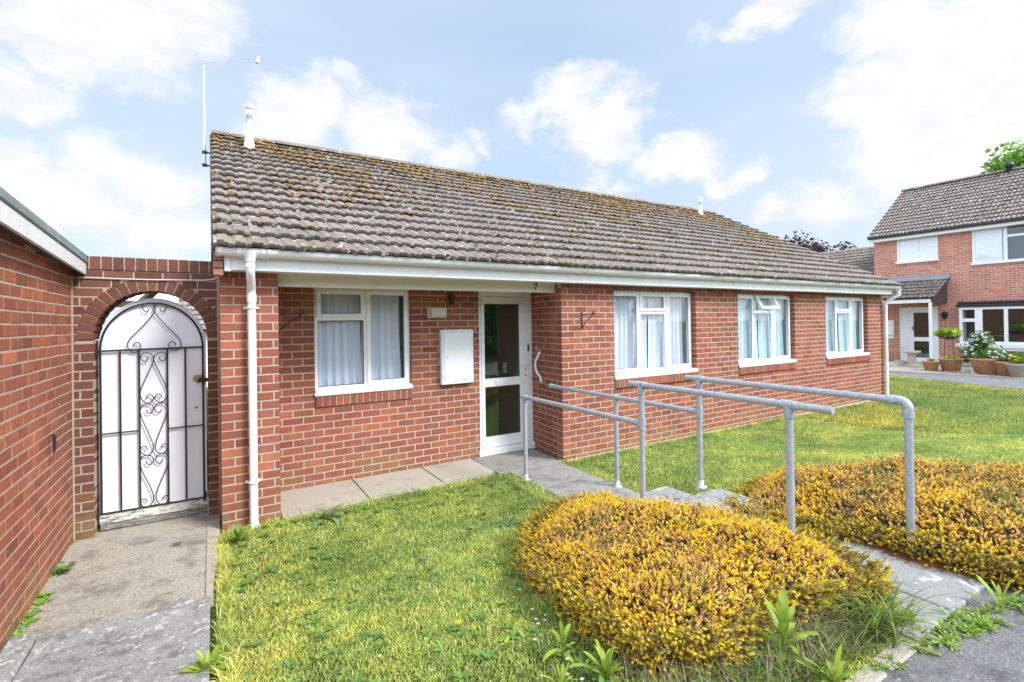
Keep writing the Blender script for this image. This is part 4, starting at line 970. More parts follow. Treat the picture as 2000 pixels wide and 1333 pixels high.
def grass(name,label,x0,x1,y0,y1,dens,h,w,seed,segs=2,extra=None,keepin=None,droop=.45):
    r=np.random.default_rng(seed); n=int((x1-x0)*(y1-y0)*dens); x=r.uniform(x0,x1,n);y=r.uniform(y0,y1,n)
    k=~keepout(x,y)
    for b in (BED1,BED2): k&=~(inpoly(x,y,b)&(pdist(x,y,b)>.07))
    if keepin is not None: k&=keepin(x,y)
    thin=fbm(x,y,2.3,4); k&=(r.random(n)<np.clip(.95+.5*thin,.45,1))
    x=x[k];y=y[k];n=len(x)
    hh=h*r.lognormal(0,.38,n)*(1+.35*fbm(x,y,1.7,9)); ww=w*r.uniform(.6,1.4,n); a=r.uniform(0,2*math.pi,n); ln=droop*r.uniform(.3,2.0,n)*hh; la=r.uniform(0,2*math.pi,n)
    z=gzn(x,y)-.008; ux,uy=np.cos(a)*ww/2,np.sin(a)*ww/2; lx,ly=np.cos(la)*ln,np.sin(la)*ln
    B=np.stack([x,y,z],1)
    P0=B-np.stack([ux,uy,0*x],1);P1=B+np.stack([ux,uy,0*x],1)
    g=r.random(n); pat=fbm(x,y,1.1,2)
    c=np.where(g[:,None]<.48,np.array([[.19,.245,.06]]),np.where(g[:,None]<.90,np.array([[.27,.315,.082]]),np.array([[.42,.40,.21]])))
    c=c*2.25*r.uniform(.7,1.25,(n,1)); dry=np.clip(fbm(x,y,2.9,31)*1.6-.35,0,1)[:,None]; c=c*(1-dry*.4)+np.array([[.52,.50,.24]])*dry*.4; c=c*(1+.22*pat[:,None]*np.array([[1.4,.6,.2]]))
    if segs==2:
        M_=B+np.stack([lx*.35,ly*.35,hh*.6],1); P2=M_-np.stack([ux,uy,0*x],1)*.8;P3=M_+np.stack([ux,uy,0*x],1)*.8; T=B+np.stack([lx,ly,hh*.95],1)
        V=np.stack([P0,P1,P2,P3,T],1).reshape(-1,3); i=np.arange(n)[:,None]*5
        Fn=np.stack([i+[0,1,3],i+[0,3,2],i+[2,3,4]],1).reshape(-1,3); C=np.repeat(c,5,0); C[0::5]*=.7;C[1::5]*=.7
    else:
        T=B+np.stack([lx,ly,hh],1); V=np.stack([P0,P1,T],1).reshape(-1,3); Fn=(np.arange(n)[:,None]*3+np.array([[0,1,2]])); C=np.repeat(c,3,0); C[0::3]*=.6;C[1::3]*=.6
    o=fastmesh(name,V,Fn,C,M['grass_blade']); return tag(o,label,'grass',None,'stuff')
grass('lawn_grass','short yellow green grass of the small lawn in front of the porch',-3.76,-.75,-4.0,.0,27000,.0165,.0042,1)
grass('lawn_grass','mown grass between the handrails and the three-light windows',-.06,5.2,-4.0,-.02,11500,.019,.0060,2,droop=.55)
grass('lawn_grass','mown grass beyond the far end of the bungalow',5.2,14.2,-4.6,3.0,2600,.036,.011,3,segs=1)
# ragged longer grass along edges
edge=lambda x,y: ((x<-3.66)&(y<-.1))|((y>-.16)&(x>-3.7)&(x<-.9))|((x>-.98)&(x<-.79)&(y<.2))|((x>-.08)&(x<.04))|((y>-.10)&(x>0))
grass('edge_grass','longer ragged grass along the paving and wall edges',-3.78,5.2,-3.0,.0,8500,.05,.006,5,keepin=edge,droop=.7)
def tuft_strip(name,label,pts_fn,n,h,w,seed,cols,spread=1.0):
    r=np.random.default_rng(seed); V=[];Fc=[];C=[];k=0
    for _ in range(n):
        x,y=pts_fn(r); z=gz(x,y) if y>-3.95 else -1.872
        hh=h*r.uniform(.5,1.5);ww=w*r.uniform(.6,1.3); la=r.uniform(0,6.28);ln=hh*r.uniform(.3,1.1)*spread; a=la+1.57
        ux,uy=math.cos(a)*ww/2,math.sin(a)*ww/2; c=np.array(cols[r.integers(len(cols))])*r.uniform(.75,1.2)
        S=5
        for s_ in range(S+1):
            t=s_/S; px=x+math.cos(la)*ln*t**1.5;py=y+math.sin(la)*ln*t**1.5;pz=z+hh*(t-.35*spread*t**3); q=(1-t**1.8)
            V+=[(px-ux*q,py-uy*q,pz),(px+ux*q,py+uy*q,pz)];C+=[c*(.6+.4*t)]*2
            if s_<S: Fc.append((k+2*s_,k+2*s_+1,k+2*s_+3,k+2*s_+2))
        k+=2*(S+1)
    return tag(fastmesh(name,np.array(V),np.array(Fc),np.array(C),M['leaf']),label,'grass',None,'stuff')
GC=[(.20,.33,.06),(.30,.38,.09),(.16,.28,.05)]; SC_=[(.48,.42,.24),(.36,.28,.17),(.42,.36,.19)]
tuft_strip('verge_grass','long straggly grass along the front foot of the near heather bed',lambda r:(r.uniform(-2.9,-1.05),-3.62-.32*r.random()),2600,.11,.005,8,GC+SC_)
tuft_strip('dead_grass','straw coloured dead grass at the foot of the near heather bed',lambda r:(lambda t:(-2.20+.25*r.normal()*.4+t*1.1,-3.45-.38*t+.08*r.normal()))(r.random()),1500,.10,.003,9,SC_,1.3)
tuft_strip('long_grass_clump','clump of long arching grass blades at the front corner of the near heather bed',lambda r:(-1.16+.05*r.normal(),-3.90+.035*r.normal()),150,.24,.008,10,GC[:2],1.4)
# ================================================================ HEATHER
def sprigs(X,Y,Z,NX,NY,NZ,L,r,cols,n_ring=7,per=4,leaf=.011):
    n=len(X); ax=np.stack([NX,NY,NZ],1); ax/=np.linalg.norm(ax,axis=1,keepdims=True)
    t1=np.cross(ax,np.array([[.3,.2,1.]])+r.normal(0,.2,(n,3)));t1/=np.linalg.norm(t1,axis=1,keepdims=True);t2=np.cross(ax,t1)
    B=np.stack([X,Y,Z],1); Vs=[];Cs=[]
    for i in range(n_ring):
        f_=i/(n_ring-1)
        for j in range(per):
            an=2*math.pi*(j/per)+i*2.4+r.uniform(-.4,.4,n); d=t1*np.cos(an)[:,None]+t2*np.sin(an)[:,None]
            c=B+ax*(L*(.25+.75*f_))[:,None]; l=leaf*(1.15-.45*f_)*r.uniform(.6,1.3,n)
            out=d*.75+ax*(.55+.5*f_)+r.normal(0,.15,(n,3)); out/=np.linalg.norm(out,axis=1,keepdims=True); sd_=np.cross(out,ax+d*.2);sd_/=np.linalg.norm(sd_,axis=1,keepdims=True)+1e-9
            l=l[:,None]; Vs.append(np.stack([c,c+out*l*.55+sd_*l*.30,c+out*l,c+out*l*.55-sd_*l*.30],1))
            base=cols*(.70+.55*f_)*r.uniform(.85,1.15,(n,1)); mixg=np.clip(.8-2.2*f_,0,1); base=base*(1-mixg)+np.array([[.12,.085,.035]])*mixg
            Cs.append(np.repeat(base[:,None,:],4,1))
    V=np.concatenate(Vs).reshape(-1,3);C=np.concatenate(Cs).reshape(-1,3); return V,np.arange(len(V)).reshape(-1,4),C
def heather(name,label,poly,hmax,n,seed,falloff=.2,leaf=.011):
    wob=lambda x,y:(x+.075*fbm(x,y,6,seed+20),y+.075*fbm(x,y,6,seed+21))
    r=np.random.default_rng(seed); xs=[p[0] for p in poly];ys=[p[1] for p in poly]
    def hf(x,y):
        xw,yw=wob(x,y); d=pdist(xw,yw,poly); ins=inpoly(xw,yw,poly); 
        hgt=hmax*(1-np.exp(-(np.where(ins,d,-d*1.2)+.03)/falloff))
        lump=.10*fbm(x,y,4.6,seed)+.060*fbm(x,y,13,seed+1)
        return gzn(x,y)+np.where(ins|(d<.03),np.maximum(hgt,0)*(1+.10*fbm(x,y,2.2,seed+2))+lump*np.clip(hgt/hmax,0,1),-.05),ins,d
    base=empty(name,(float(np.mean(xs)),float(np.mean(ys)),G)); tag(base,label,'heather')
    off=np.array(base.location)
    # woody underlayer
    gx=np.arange(min(xs)-.08,max(xs)+.08,.03);gy=np.arange(min(ys)-.08,max(ys)+.08,.03);Xg,Yg=np.meshgrid(gx,gy); Z,ins,d=hf(Xg,Yg); Z=Z-.050
    nx=len(gx);V=np.stack([Xg.ravel(),Yg.ravel(),Z.ravel()],1); ok=(ins|(d<.04)).ravel()
    Fn=[(j*nx+i,j*nx+i+1,(j+1)*nx+i+1,(j+1)*nx+i) for j in range(len(gy)-1) for i in range(nx-1) if ok[j*nx+i] and ok[j*nx+i+1] and ok[(j+1)*nx+i+1] and ok[(j+1)*nx+i]]
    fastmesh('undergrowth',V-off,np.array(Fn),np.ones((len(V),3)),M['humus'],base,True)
    x=r.uniform(min(xs),max(xs),n*2);y=r.uniform(min(ys),max(ys),n*2); xw,yw=wob(x,y); k=inpoly(xw,yw,poly)|(pdist(xw,yw,poly)<.02); x=x[k][:n];y=y[k][:n]
    gap=.8*fbm(x,y,6.5,seed+5)+.75*fbm(x,y,19,seed+6); k=gap>-.80; x=x[k];y=y[k]
    z,_,d=hf(x,y); e=.02; zx=(hf(x+e,y)[0]-z)/e; zy=(hf(x,y+e)[0]-z)/e; zx=np.clip(zx,-3,3);zy=np.clip(zy,-3,3)
    nx_,ny_,nz_=-zx*.9+r.normal(0,.75,len(x)),-zy*.9+r.normal(0,.75,len(x)),np.ones(len(x))
    L=.040*r.lognormal(0,.38,len(x)); 
    pz=fbm(x,y,3.1,seed+8)+.55*fbm(x,y,11,seed+9)+r.normal(0,.38,len(x)); edgey=np.clip(1-d/.25,0,1)*.35
    c=np.where((pz+edgey)[:,None]>.30,np.array([[.90,.66,.06]]),np.where((pz)[:,None]>-.45,np.array([[.76,.50,.20]]),np.array([[.38,.38,.09]])))
    c=np.where(r.random(len(x))[:,None]<.10,np.array([[.50,.25,.09]]),c); c=np.where(r.random(len(x))[:,None]<.07,np.array([[.88,.68,.30]]),c)
    c=c*r.uniform(.8,1.2,(len(x),1))
    yl=(c[:,2]/c[:,0])<.09; z=z+np.where(yl,.012,-.008)*r.uniform(.2,1.8,len(x)); z=z+(r.random(len(x))<.08)*r.uniform(.01,.055,len(x))
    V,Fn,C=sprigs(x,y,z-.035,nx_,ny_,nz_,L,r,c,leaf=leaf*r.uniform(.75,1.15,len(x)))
    fastmesh('foliage',V-off,Fn,C,M['heather'],base)
    # side sprigs hanging on the skirt and bare twigs
    m=int(n*.19); t=r.random(m)*len(poly); i=t.astype(int)%len(poly); fr=t-np.floor(t); P_=np.array(poly); A_=P_[i];B_=P_[(i+1)%len(poly)]; cen=P_.mean(0)
    q=A_+(B_-A_)*fr[:,None]; dn=q-cen; dn/=np.linalg.norm(dn,axis=1,keepdims=True); q=q+dn*r.normal(.0,.03,m)[:,None]; zz=gzn(q[:,0],q[:,1])+r.uniform(.02,.17,m)
    c=np.where(r.random(m)[:,None]<.6,np.array([[.78,.60,.06]]),np.array([[.42,.34,.12]]))*r.uniform(.6,1.15,(m,1))
    V,Fn,C=sprigs(q[:,0],q[:,1],zz,dn[:,0]+r.normal(0,.4,m),dn[:,1]+r.normal(0,.4,m),r.uniform(.2,1.2,m),r.uniform(.03,.07,m),r,c,leaf=leaf)
    fastmesh('skirt_foliage',V-off,Fn,C,M['heather'],base)
    s=MB()
    for k in range(900):
        j=r.integers(m); p=np.array([q[j,0]-dn[j,0]*.05,q[j,1]-dn[j,1]*.05,gz(q[j,0],q[j,1])+.01]); dd=np.array([dn[j,0]*.5+r.normal()*.35,dn[j,1]*.5+r.normal()*.35,r.uniform(.2,1.0)])
        e_=p+dd*r.uniform(.06,.15); mid=(p+e_)/2+r.normal(0,.012,3); s.tube([p,mid,e_],[.0022,.0018,.001],4,False)
    s.build('twigs',M['bark'],base)
    return base
heather('heather_bed','golden heather mound nearest the camera, left of the paved steps',BED1,.33,27000,21,.25,.0108)
heather('heather_bed','golden heather mound right of the paved steps, cut by the picture edge',BED2,.33,25000,33,.24,.0112)
# pine needle litter on the slab edge
r=np.random.default_rng(4); V=[];n=5200
x=-.165-np.abs(r.normal(0,.055,n)); y=r.uniform(-4.1,-2.9,n); x+=.03*np.sin(y*9); a=r.uniform(0,6.28,n); l=r.uniform(.006,.014,n); w=.0018
z=np.full(n,-1.85)+.006*r.random(n)*1.5+np.where(y>-3.34,-.012,0)
dx,dy=np.cos(a)*l,np.sin(a)*l; px,py=-np.sin(a)*w,np.cos(a)*w
V=np.stack([np.stack([x-dx-px,y-dy-py,z],1),np.stack([x+dx-px,y+dy-py,z+.003],1),np.stack([x+dx+px,y+dy+py,z+.003],1),np.stack([x-dx+px,y-dy+py,z],1)],1).reshape(-1,3)
c=np.where(r.random(n)[:,None]<.6,np.array([[.34,.13,.045]]),np.array([[.18,.08,.04]])); tag(fastmesh('needle_litter',V,np.arange(4*n).reshape(-1,4),np.repeat(c,4,0),M['leaf']),'rust coloured dead heather litter along the slab edge','litter',None,'stuff')

# ================================================================ WEEDS
def leafstrip(V,Fc,C,k,base,az,el0,length,width,col,curl,r,fold=.25,lobes=0,wavy=0):
    S=7; p=np.array(base,float); el=el0; d=np.array([math.cos(az),math.sin(az),0.]); sd_=np.array([-math.sin(az),math.cos(az),0.])
    for s_ in range(S+1):
        t=s_/S; w=width*math.sin(math.pi*min(1,t*.86+.08))**.8*(1 if t<.98 else .15)
        if lobes: w*=.55+.45*abs(math.cos(t*lobes*math.pi))
        up=np.array([-math.sin(el)*d[0],-math.sin(el)*d[1],math.cos(el)])
        wv=wavy*math.sin(t*11+az)
        V+=[p+sd_*w/2+up*(fold*w*.5+wv),p,p-sd_*w/2+up*(fold*w*.5-wv)]
        cc=np.array(col)*(.75+.35*t); C+=[cc,cc*1.18,cc]
        if s_<S: a=k+3*s_; Fc+=[(a,a+1,a+4,a+3),(a+1,a+2,a+5,a+4)]
        p=p+(d*math.cos(el)+np.array([0,0,math.sin(el)]))*length/S; el-=curl/S
    return k+3*(S+1)
def weed(px,py,label,n,length,width,el=(.9,1.4),col=(.17,.36,.04),curl=.6,seed=0,stem=0,lobes=0,z=None,name='weed',wavy=0.0,patch=None):
    n=int(n*1.25);length*=.80;width*=.70;col=(col[0]*1.15,col[1]*1.05,col[2]*1.1)
    r=np.random.default_rng(seed); zz=G
    for _ in range(8): b=P(px,py,2,zz); zz=gz(b[0],b[1]) if b[1]>-3.98 else -1.872
    if z is not None: b=P(px,py,2,z)
    V=[];Fc=[];C=[];k=0
    if patch:
        for q in range(patch[0]):
            a_=r.uniform(0,6.28);d_=patch[1]*math.sqrt(r.random()); bx_,by_=b[0]+math.cos(a_)*d_*patch[2],b[1]+math.sin(a_)*d_*patch[3]; m_=r.integers(5,9)
            for i in range(m_):
                c=np.array(col)*r.uniform(.7,1.25)
                k=leafstrip(V,Fc,C,k,(bx_,by_,b[2]+.002),i*2.4+q,r.uniform(.1,.95),length*r.uniform(.25,.5),width*r.uniform(.45,.8),c,curl,r,lobes=lobes,wavy=.002)
        n=0
    for i in range(n):
        t=i/max(1,n-1); az=i*2.4+r.uniform(-.3,.3); e=el[0]+(el[1]-el[0])*t+r.uniform(-.1,.1)
        bb=(b[0],b[1],b[2]+stem*t); l=length*r.uniform(.55,1.2)*(1-.2*t)
        c=np.array(col)*r.uniform(.8,1.25)*np.array([1+.25*r.random(),1,1])
        k=leafstrip(V,Fc,C,k,bb,az,e,l,width*r.uniform(.6,1.15),c,curl*r.uniform(.4,2.2)*(1.5-t),r,lobes=lobes,wavy=wavy+.0015)
    base=thing(name,label,'weed',tuple(b)); fastmesh('leaves',np.array(V)-np.array(b),np.array(Fc),np.array(C),M['leaf'],base,True)
    if stem: s=MB(); s.tube([b,(b[0]+.005,b[1],b[2]+stem)],[.005,.003],8,True,(.2,.36,.08)); s.build('stem',M['leaf'],base)
    return base
BR=(.25,.42,.06); MG=(.15,.29,.06); BG=(.15,.27,.13)
weed(466,1062,'broad leaved plant at the foot of the left downpipe',10,.22,.055,(.7,1.35),MG,.5,1)
weed(519,1052,'small narrow leaved plant just right of the left downpipe',6,.10,.03,(.9,1.4),MG,.4,2)
weed(404,1318,'bright green leafy plant against the corner of the lichened side ramp',16,.21,.05,(.5,1.35),BR,.7,3)
weed(642,1015,'blue green plant with one broad drooping leaf at the porch paving edge',8,.24,.06,(.4,1.2),BG,.9,4,wavy=.004)
weed(700,993,'low leafy plant spreading on the grass below the porch window',7,.16,.05,(.2,.7),MG,.8,5,patch=(8, 0.12, 1.2, 0.6))
weed(617,1035,'small upright green plant in the shaded grass near the porch paving',6,.09,.025,(.6,1.3),BG,.6,6)
weed(826,1093,'flat blue green rosette in the middle of the small lawn',12,.12,.03,(.1,.5),BG,.3,7,lobes=4)
weed(818,1085,'short bright upright shoot beside the flat lawn rosette',5,.10,.03,(1.0,1.4),BR,.3,8)
weed(990,1026,'wide blue green rosette beside the near heather mound',16,.17,.035,(.05,.4),BG,.3,9,lobes=5)
weed(1035,1030,'spiky upright green plant by the upper left edge of the near heather',10,.19,.028,(.9,1.45),BR,.35,10)
weed(1110,1000,'narrow arching leaves between the path slab and the near heather',8,.18,.016,(.4,1.2),(.14,.32,.10),1.3,11)
weed(1012,1112,'small bright leaf shoot on the lawn edge left of the near heather',7,.13,.03,(1.0,1.45),BR,.3,12)
weed(1078,1212,'slim upright shoot against the dead stems of the near heather',8,.11,.024,(.95,1.4),BR,.3,13,stem=.09)
weed(1100,1285,'green plant with two long drooping side leaves below the near heather',11,.15,.035,(.35,1.4),BR,.7,14,stem=.08)
weed(1185,1330,'tall leafy plant at the bottom edge between lawn and near heather',13,.19,.034,(.7,1.4),BR,.45,15,stem=.03)
weed(1098,1345,'upright leaf shoot at the bottom edge of the lawn',7,.15,.028,(.9,1.4),BR,.4,16)
weed(990,1262,'small pale rosette on the lawn left of the drooping leaved plant',7,.08,.025,(.4,1.0),BR,.5,17)
weed(735,1030,'small round plant on the lawn below the porch paving',7,.08,.03,(.5,1.2),MG,.6,18)
weed(640,1020,'thin seedy weed stalks at the porch paving edge',5,.22,.008,(1.1,1.5),(.18,.26,.08),.3,19)
weed(1530,1285,'largest broad leaved plant in front of the near heather mound',15,.27,.055,(.2,1.45),BR,.55,20,stem=.13,wavy=.004)
weed(1628,1345,'bright leafy plant beside the weathered kerb edging',12,.20,.032,(.6,1.4),BR,.5,21,stem=.03)
weed(1773,1222,'young bright green plant growing in the slab joint',12,.14,.036,(.75,1.35),BR,.4,22)
weed(1955,1190,'upright spiky plant at the pavement edge by the right heather mound',10,.20,.028,(.6,1.4),BR,.45,23,stem=.03)
weed(1825,1250,'flat spreading weed over the lower slab corner',22,.16,.036,(.05,.35),(.26,.40,.08),.3,24,lobes=3,patch=(16, 0.13, 1.2, 0.5))
weed(1880,1222,'feathery flat weed between slab and pavement',22,.16,.03,(.05,.45),(.26,.40,.07),.3,25,lobes=6,patch=(18, 0.14, 1.2, 0.5))
weed(1935,1208,'flat weed carpet at the end of the right slab',20,.16,.03,(.05,.4),(.24,.37,.06),.3,26,lobes=5,patch=(16, 0.14, 1.1, 0.5))
weed(1985,1185,'low weed against the foot of the right heather mound',14,.15,.026,(.3,1.0),(.20,.36,.06),.5,27,lobes=4,patch=(9, 0.1, 1, 0.6))
weed(1735,1300,'small flat weed on the dark pavement corner',12,.10,.024,(.1,.6),(.22,.36,.07),.4,28,lobes=4,patch=(7, 0.07, 1, 0.6))
weed(1660,1305,'feathery weed beside the kerb edging',14,.13,.02,(.2,.9),(.26,.40,.08),.5,29,lobes=5,patch=(9, 0.09, 1, 0.6))
weed(143,1062,'small dark leaved plant in the corner of garage and arched wall',8,.08,.03,(.3,1.1),MG,.7,30,z=G)
weed(118,1118,'round leaved plant at the foot of the garage wall, nearest the arch',14,.20,.06,(.2,1.1),MG,.8,31,z=G,patch=(9, 0.06, 0.5, 1.2))
weed(105,1100,'upper sprig against the foot of the garage wall',9,.09,.03,(.4,1.3),MG,.7,36,z=G+.02)
weed(72,1185,'bright low weed patch along the foot of the garage wall',24,.14,.04,(.1,.9),(.20,.40,.05),.8,32,z=G,patch=(20, 0.14, 0.3, 1.3))
weed(45,1225,'second bright low weed patch along the garage wall',24,.14,.04,(.1,.9),(.20,.40,.05),.8,33,z=G,patch=(18, 0.13, 0.3, 1.2))
weed(22,1235,'wispy weed at the left picture edge by the garage wall',16,.16,.010,(.8,1.4),(.24,.34,.10),.6,34,z=G)
weed(1035,935,'leafy weed around the foot of the left handrail post',14,.09,.03,(.3,1.2),(.20,.40,.08),.6,35,patch=(10, 0.08, 0.8, 1))
weed(1285,868,'small weed at the base of the wall beneath the first three-light window',8,.10,.03,(.2,.9),BR,.5,37,patch=(5, 0.06, 1, 0.4))
weed(1240,960,'low green weed on the lawn beside the lower step',12,.11,.02,(.3,1.1),BR,.6,38,patch=(8, 0.08, 1, 0.7))
r=np.random.default_rng(303); V=[];Fc=[];C=[];k=0
for q in range(520):
    x,y=r.uniform(-3.65,-.95),r.uniform(-3.9,-.05)
    if keepout(np.array([x]),np.array([y]))[0] or inpoly(np.array([x]),np.array([y]),BED1)[0] or fbm(x,y,2.2,12)<-.15: continue
    c0=np.array(((.17,.30,.07),(.16,.27,.07),(.24,.36,.08))[r.integers(3)])
    for i in range(r.integers(4,8)): k=leafstrip(V,Fc,C,k,(x,y,gz(x,y)+.006),i*2.4+q,r.uniform(.15,.9),r.uniform(.03,.065),r.uniform(.012,.022),c0*r.uniform(.8,1.2),.6,r,wavy=.001)
tag(fastmesh('lawn_clover',np.array(V),np.array(Fc),np.array(C),M['leaf'],None,True),'small broad leaved weeds and clover mixed through the near lawn','ground cover',None,'stuff')
# daisies and dandelions
r=np.random.default_rng(77)
spots=[(497,1078),(499,1062),(484,1070),(476,1076),(461,1067),(541,1057),(499,1122),(508,1154),(533,1158),(470,1163),(456,1171),(1015,1152),(1040,1190),(1047,1210),(1065,1202),(1064,1212),(1051,1219),(1045,1250),(1108,1288),(1116,1303),(1108,1318),(1137,1327),(742,1282),(842,1310),(623,1050),(1383,897),(1480,905)]
for i,(px,py) in enumerate(spots):
    zz=G
    for _ in range(6): b=P(px,py,2,zz); zz=gz(b[0],b[1])+.03
    s=MB(); 
    for k in range(9):
        a=k*.698; d=np.array([math.cos(a),math.sin(a),.25]); e_=np.array([-math.sin(a),math.cos(a),0]); c=np.array(b)
        s.add([c+d*.002,c+d*.006+e_*.0022,c+d*.011,c+d*.006-e_*.0022],[(0,1,2,3)],(.85,.85,.83))
    s.add([np.array(b)+np.array([math.cos(a)*.0035,math.sin(a)*.0035,.002]) for a in np.linspace(0,6.28,7)[:-1]],[tuple(range(6))],(.75,.55,.05)); s.tube([np.array(b)-np.array([0,0,.03]),b],.001,4,False,(.2,.35,.08))
    tag(s.build('daisy',M['leaf']),'tiny white daisy in the grass, one of a loose scatter','daisy','daisies scattered in the lawn')
for (px,py,rr,lb_) in ((896,1217,.017,'yellow dandelion flower open in the middle foreground of the lawn'),(708,1013,.010,'small yellow dandelion near the porch paving')):
    zz=G
    for _ in range(6): b=P(px,py,2,zz); zz=gz(b[0],b[1])+.04
    s=MB(); s.tube([np.array(b)-np.array([0,0,.045]),b],.0018,6,False,(.25,.35,.1))
    for k in range(40):
        a=k*2.4; q=rr*math.sqrt(k/40); h_=.004*(1-k/40); d=np.array([math.cos(a),math.sin(a),.5]);e_=np.array([-math.sin(a),math.cos(a),0]); c=np.array(b)+d*q*np.array([1,1,0])+np.array([0,0,h_])
        s.add([c,c+d*.004+e_*.002,c+d*.008,c+d*.004-e_*.002],[(0,1,2,3)],(.85,.62,.01))
    tag(s.build('dandelion',M['leaf']),lb_,'dandelion')
# dead leaves and twigs
for (px,py,l,lb_) in ((347,1063,.035,'dark dead leaf lying alone on the concrete side path'),(143,1101,.03,'dark dead leaf near the foot of the garage wall'),(775,1033,.028,'dark dead leaf in the lawn below the porch window')):
    b=P(px,py,2,G+.022); s=MB(); V=[];
    rr=np.random.default_rng(px)
    for k in range(9): a=k*.7; V.append(np.array(b)+np.array([math.cos(a)*l*rr.uniform(.6,1),math.sin(a)*l*.6*rr.uniform(.7,1),rr.uniform(0,.012)]))
    V.append(np.array(b)+np.array([0,0,.014])); s.add(V,[(k,(k+1)%9,9) for k in range(9)]); tag(s.build('dead_leaf',M['dark_wood']),lb_,'leaf')
for (p,q,lb_,cc) in (((490,1262),(566,1204),'long reddish dry stalk lying across the lawn',(.40,.22,.12)),((445,1333),(483,1285),'pale bleached twig at the bottom of the lawn',(.6,.52,.42)),((480,1203),(535,1168),'thin straw stalk on the lawn near the side path',(.5,.45,.25))):
    a=P(*p,2,G+.06);b=P(*q,2,G+.05); mid=(a+b)/2+np.array([.005,.01,.012]); s=MB(); s.tube([a,mid,b],[.003,.0025,.0015],5,True,cc); tag(s.build('dry_stalk',M['leaf']),lb_,'stalk')

# ================================================================ HOUSE ACROSS THE LAWN
XH=19.5; hb=thing('two_storey_house','two storey red brick house with tiled roof, porch and bay window across the far path','house',(22.5,0,G))
YE=4.56; YS=-5.0; FB=np.array([[.50,.19,.13],[.54,.22,.155],[.46,.165,.115],[.52,.20,.15]])
def hp(x,y,X=XH): return P(x,y,0,X)
zE=hp(1708,474)[2]
# openings in wall coordinates: u = YE - y
def uo(px,py,X=XH): return YE-hp(px,py,X)[1]
w_a=(uo(1751,490),uo(1832,490),hp(1751,515)[2],hp(1751,465)[2]); w_b=(uo(1898,480),uo(1898,480)+2.6,hp(1898,517)[2],hp(1898,448)[2])
doorh=(uo(1757,650),uo(1833,650),G-.1,hp(1790,600)[2]); bayh=(uo(1880,640),uo(1880,640)+3.3,hp(1880,674)[2],hp(1880,600)[2])
def simplewall(par,O,U,N,Lw,z0,z1,holes,seed,bl=.209,name='wall'):
    return brickwork(par,O,U,N,Lw,z0,z1,holes,bm='far_brick',mm='mortar_far',seed=seed,name=name,pal=FB,jt=.016)
simplewall(hb,(XH,YE,0),-Y0,-X0,YE-YS,G-.1,zE,[w_a,w_b,doorh,bayh],71)
for q,l in ((w_a,'pale two-light window over the porch'),(w_b,'upper three-light window at the right of the house')):
    s=MB(); O=(XH,YE,0); U,N=-Y0,-X0; ring(s,O,U,N,q[0],q[1],q[2],q[3],.07,-.08,-.02,.004)
    nn=2 if q is w_a else 3; Wd=q[1]-q[0]; cells=[]
    for k in range(1,nn): m=q[0]+Wd*k/nn; lb(s,O,U,N,m-.05,m+.05,q[2]+.06,q[3]-.06,-.08,-.022)
    if q is w_b: lb(s,O,U,N,q[0]+Wd/3+.05,q[0]+2*Wd/3-.05,q[3]-.42,q[3]-.34,-.08,-.02)
    lb(s,O,U,N,q[0]-.03,q[1]+.03,q[2]-.03,q[2]+.05,-.03,.04); wd=s.build('window',M['white_upvc'],hb); wd['label']=l
    for k in range(nn): g=MB(); lb(g,O,U,N,q[0]+Wd*k/nn+.05,q[0]+Wd*(k+1)/nn-.05,q[2]+.06,q[3]-.06,-.055,-.05,0); g.build('pane',M['glass'],wd)
    g=MB(); lb(g,O,U,N,q[0],q[1] if q is w_a else q[0]+Wd*.30,q[2]+.03,q[3]-.03,-.08,-.07,0); g.build('blind',M['white_upvc'],wd)
    g=MB(); lb(g,O,U,N,q[0]-.1,q[1]+.1,q[2]-.05,q[3]+.05,-.9,-.85,0); g.build('room_lining',M['room_dark'],wd)
    edgebricks(hb,O,U,N,q[0],q[1],q[2]-.115,q[2]-.03,bm='far_brick',mm='mortar_far',pitch=.075,proud=.015,seed=72,pal=FB*.8)
s=MB(); s.box(XH+.12,25.4,YS,YE-.02,G-.1,zE); s.build('house_core',M['room_dark'],hb)
# roof
zr=hp(1770,375,22.5)[2]; YRE=YE+.10
def hroof(nm,X_e,z_e,X_r,z_r,y0,y1,par,seed=5,gauge=.30,moss=None):
    S=np.array([X_r-X_e,0,z_r-z_e]); return tiles(par,(X_e,y1,z_e),-Y0,S,y1-y0,np.linalg.norm(S),gauge=gauge,mat='far_tile',seed=seed,name=nm,fine=False,hump=.028,moss=moss)
zeh=hp(1703,466,19.15)[2]
rh=hroof('roof',19.15,zeh,22.5,zr,YS,YRE,hb); hroof('roof_rear',25.85,zeh,22.5,zr,YS,YRE,hb,6,moss=None)
ridge(rh,(22.5,YRE,zr+.03),(22.5,YS,zr+.03),.12,'far_tile')
s=MB(); s.box(19.20,19.24,YS,YRE-.05,zeh-.17,zeh-.02,.004); s.box(19.24,19.5,YS,YE,zeh-.17,zeh-.15); s.build('fascia',M['white_upvc'],hb)
s=MB(); s.tube([(19.13,YS,zeh-.015),(19.13,YRE-.05,zeh-.015)],.05,10); s.build('gutter',M['black_plastic'],hb)
s=MB(); S=np.array([22.5-19.15,0,zr-zeh]);Ln=np.linalg.norm(S);S/=Ln; s.obox((19.2,YE-.14,zeh-.05),S,Y0,np.cross(S,Y0)*-1 if np.cross(S,Y0)[2]<0 else np.cross(S,Y0),(Ln-.1,.12,.04)); s.build('verge',M['kerb_stone'],rh)
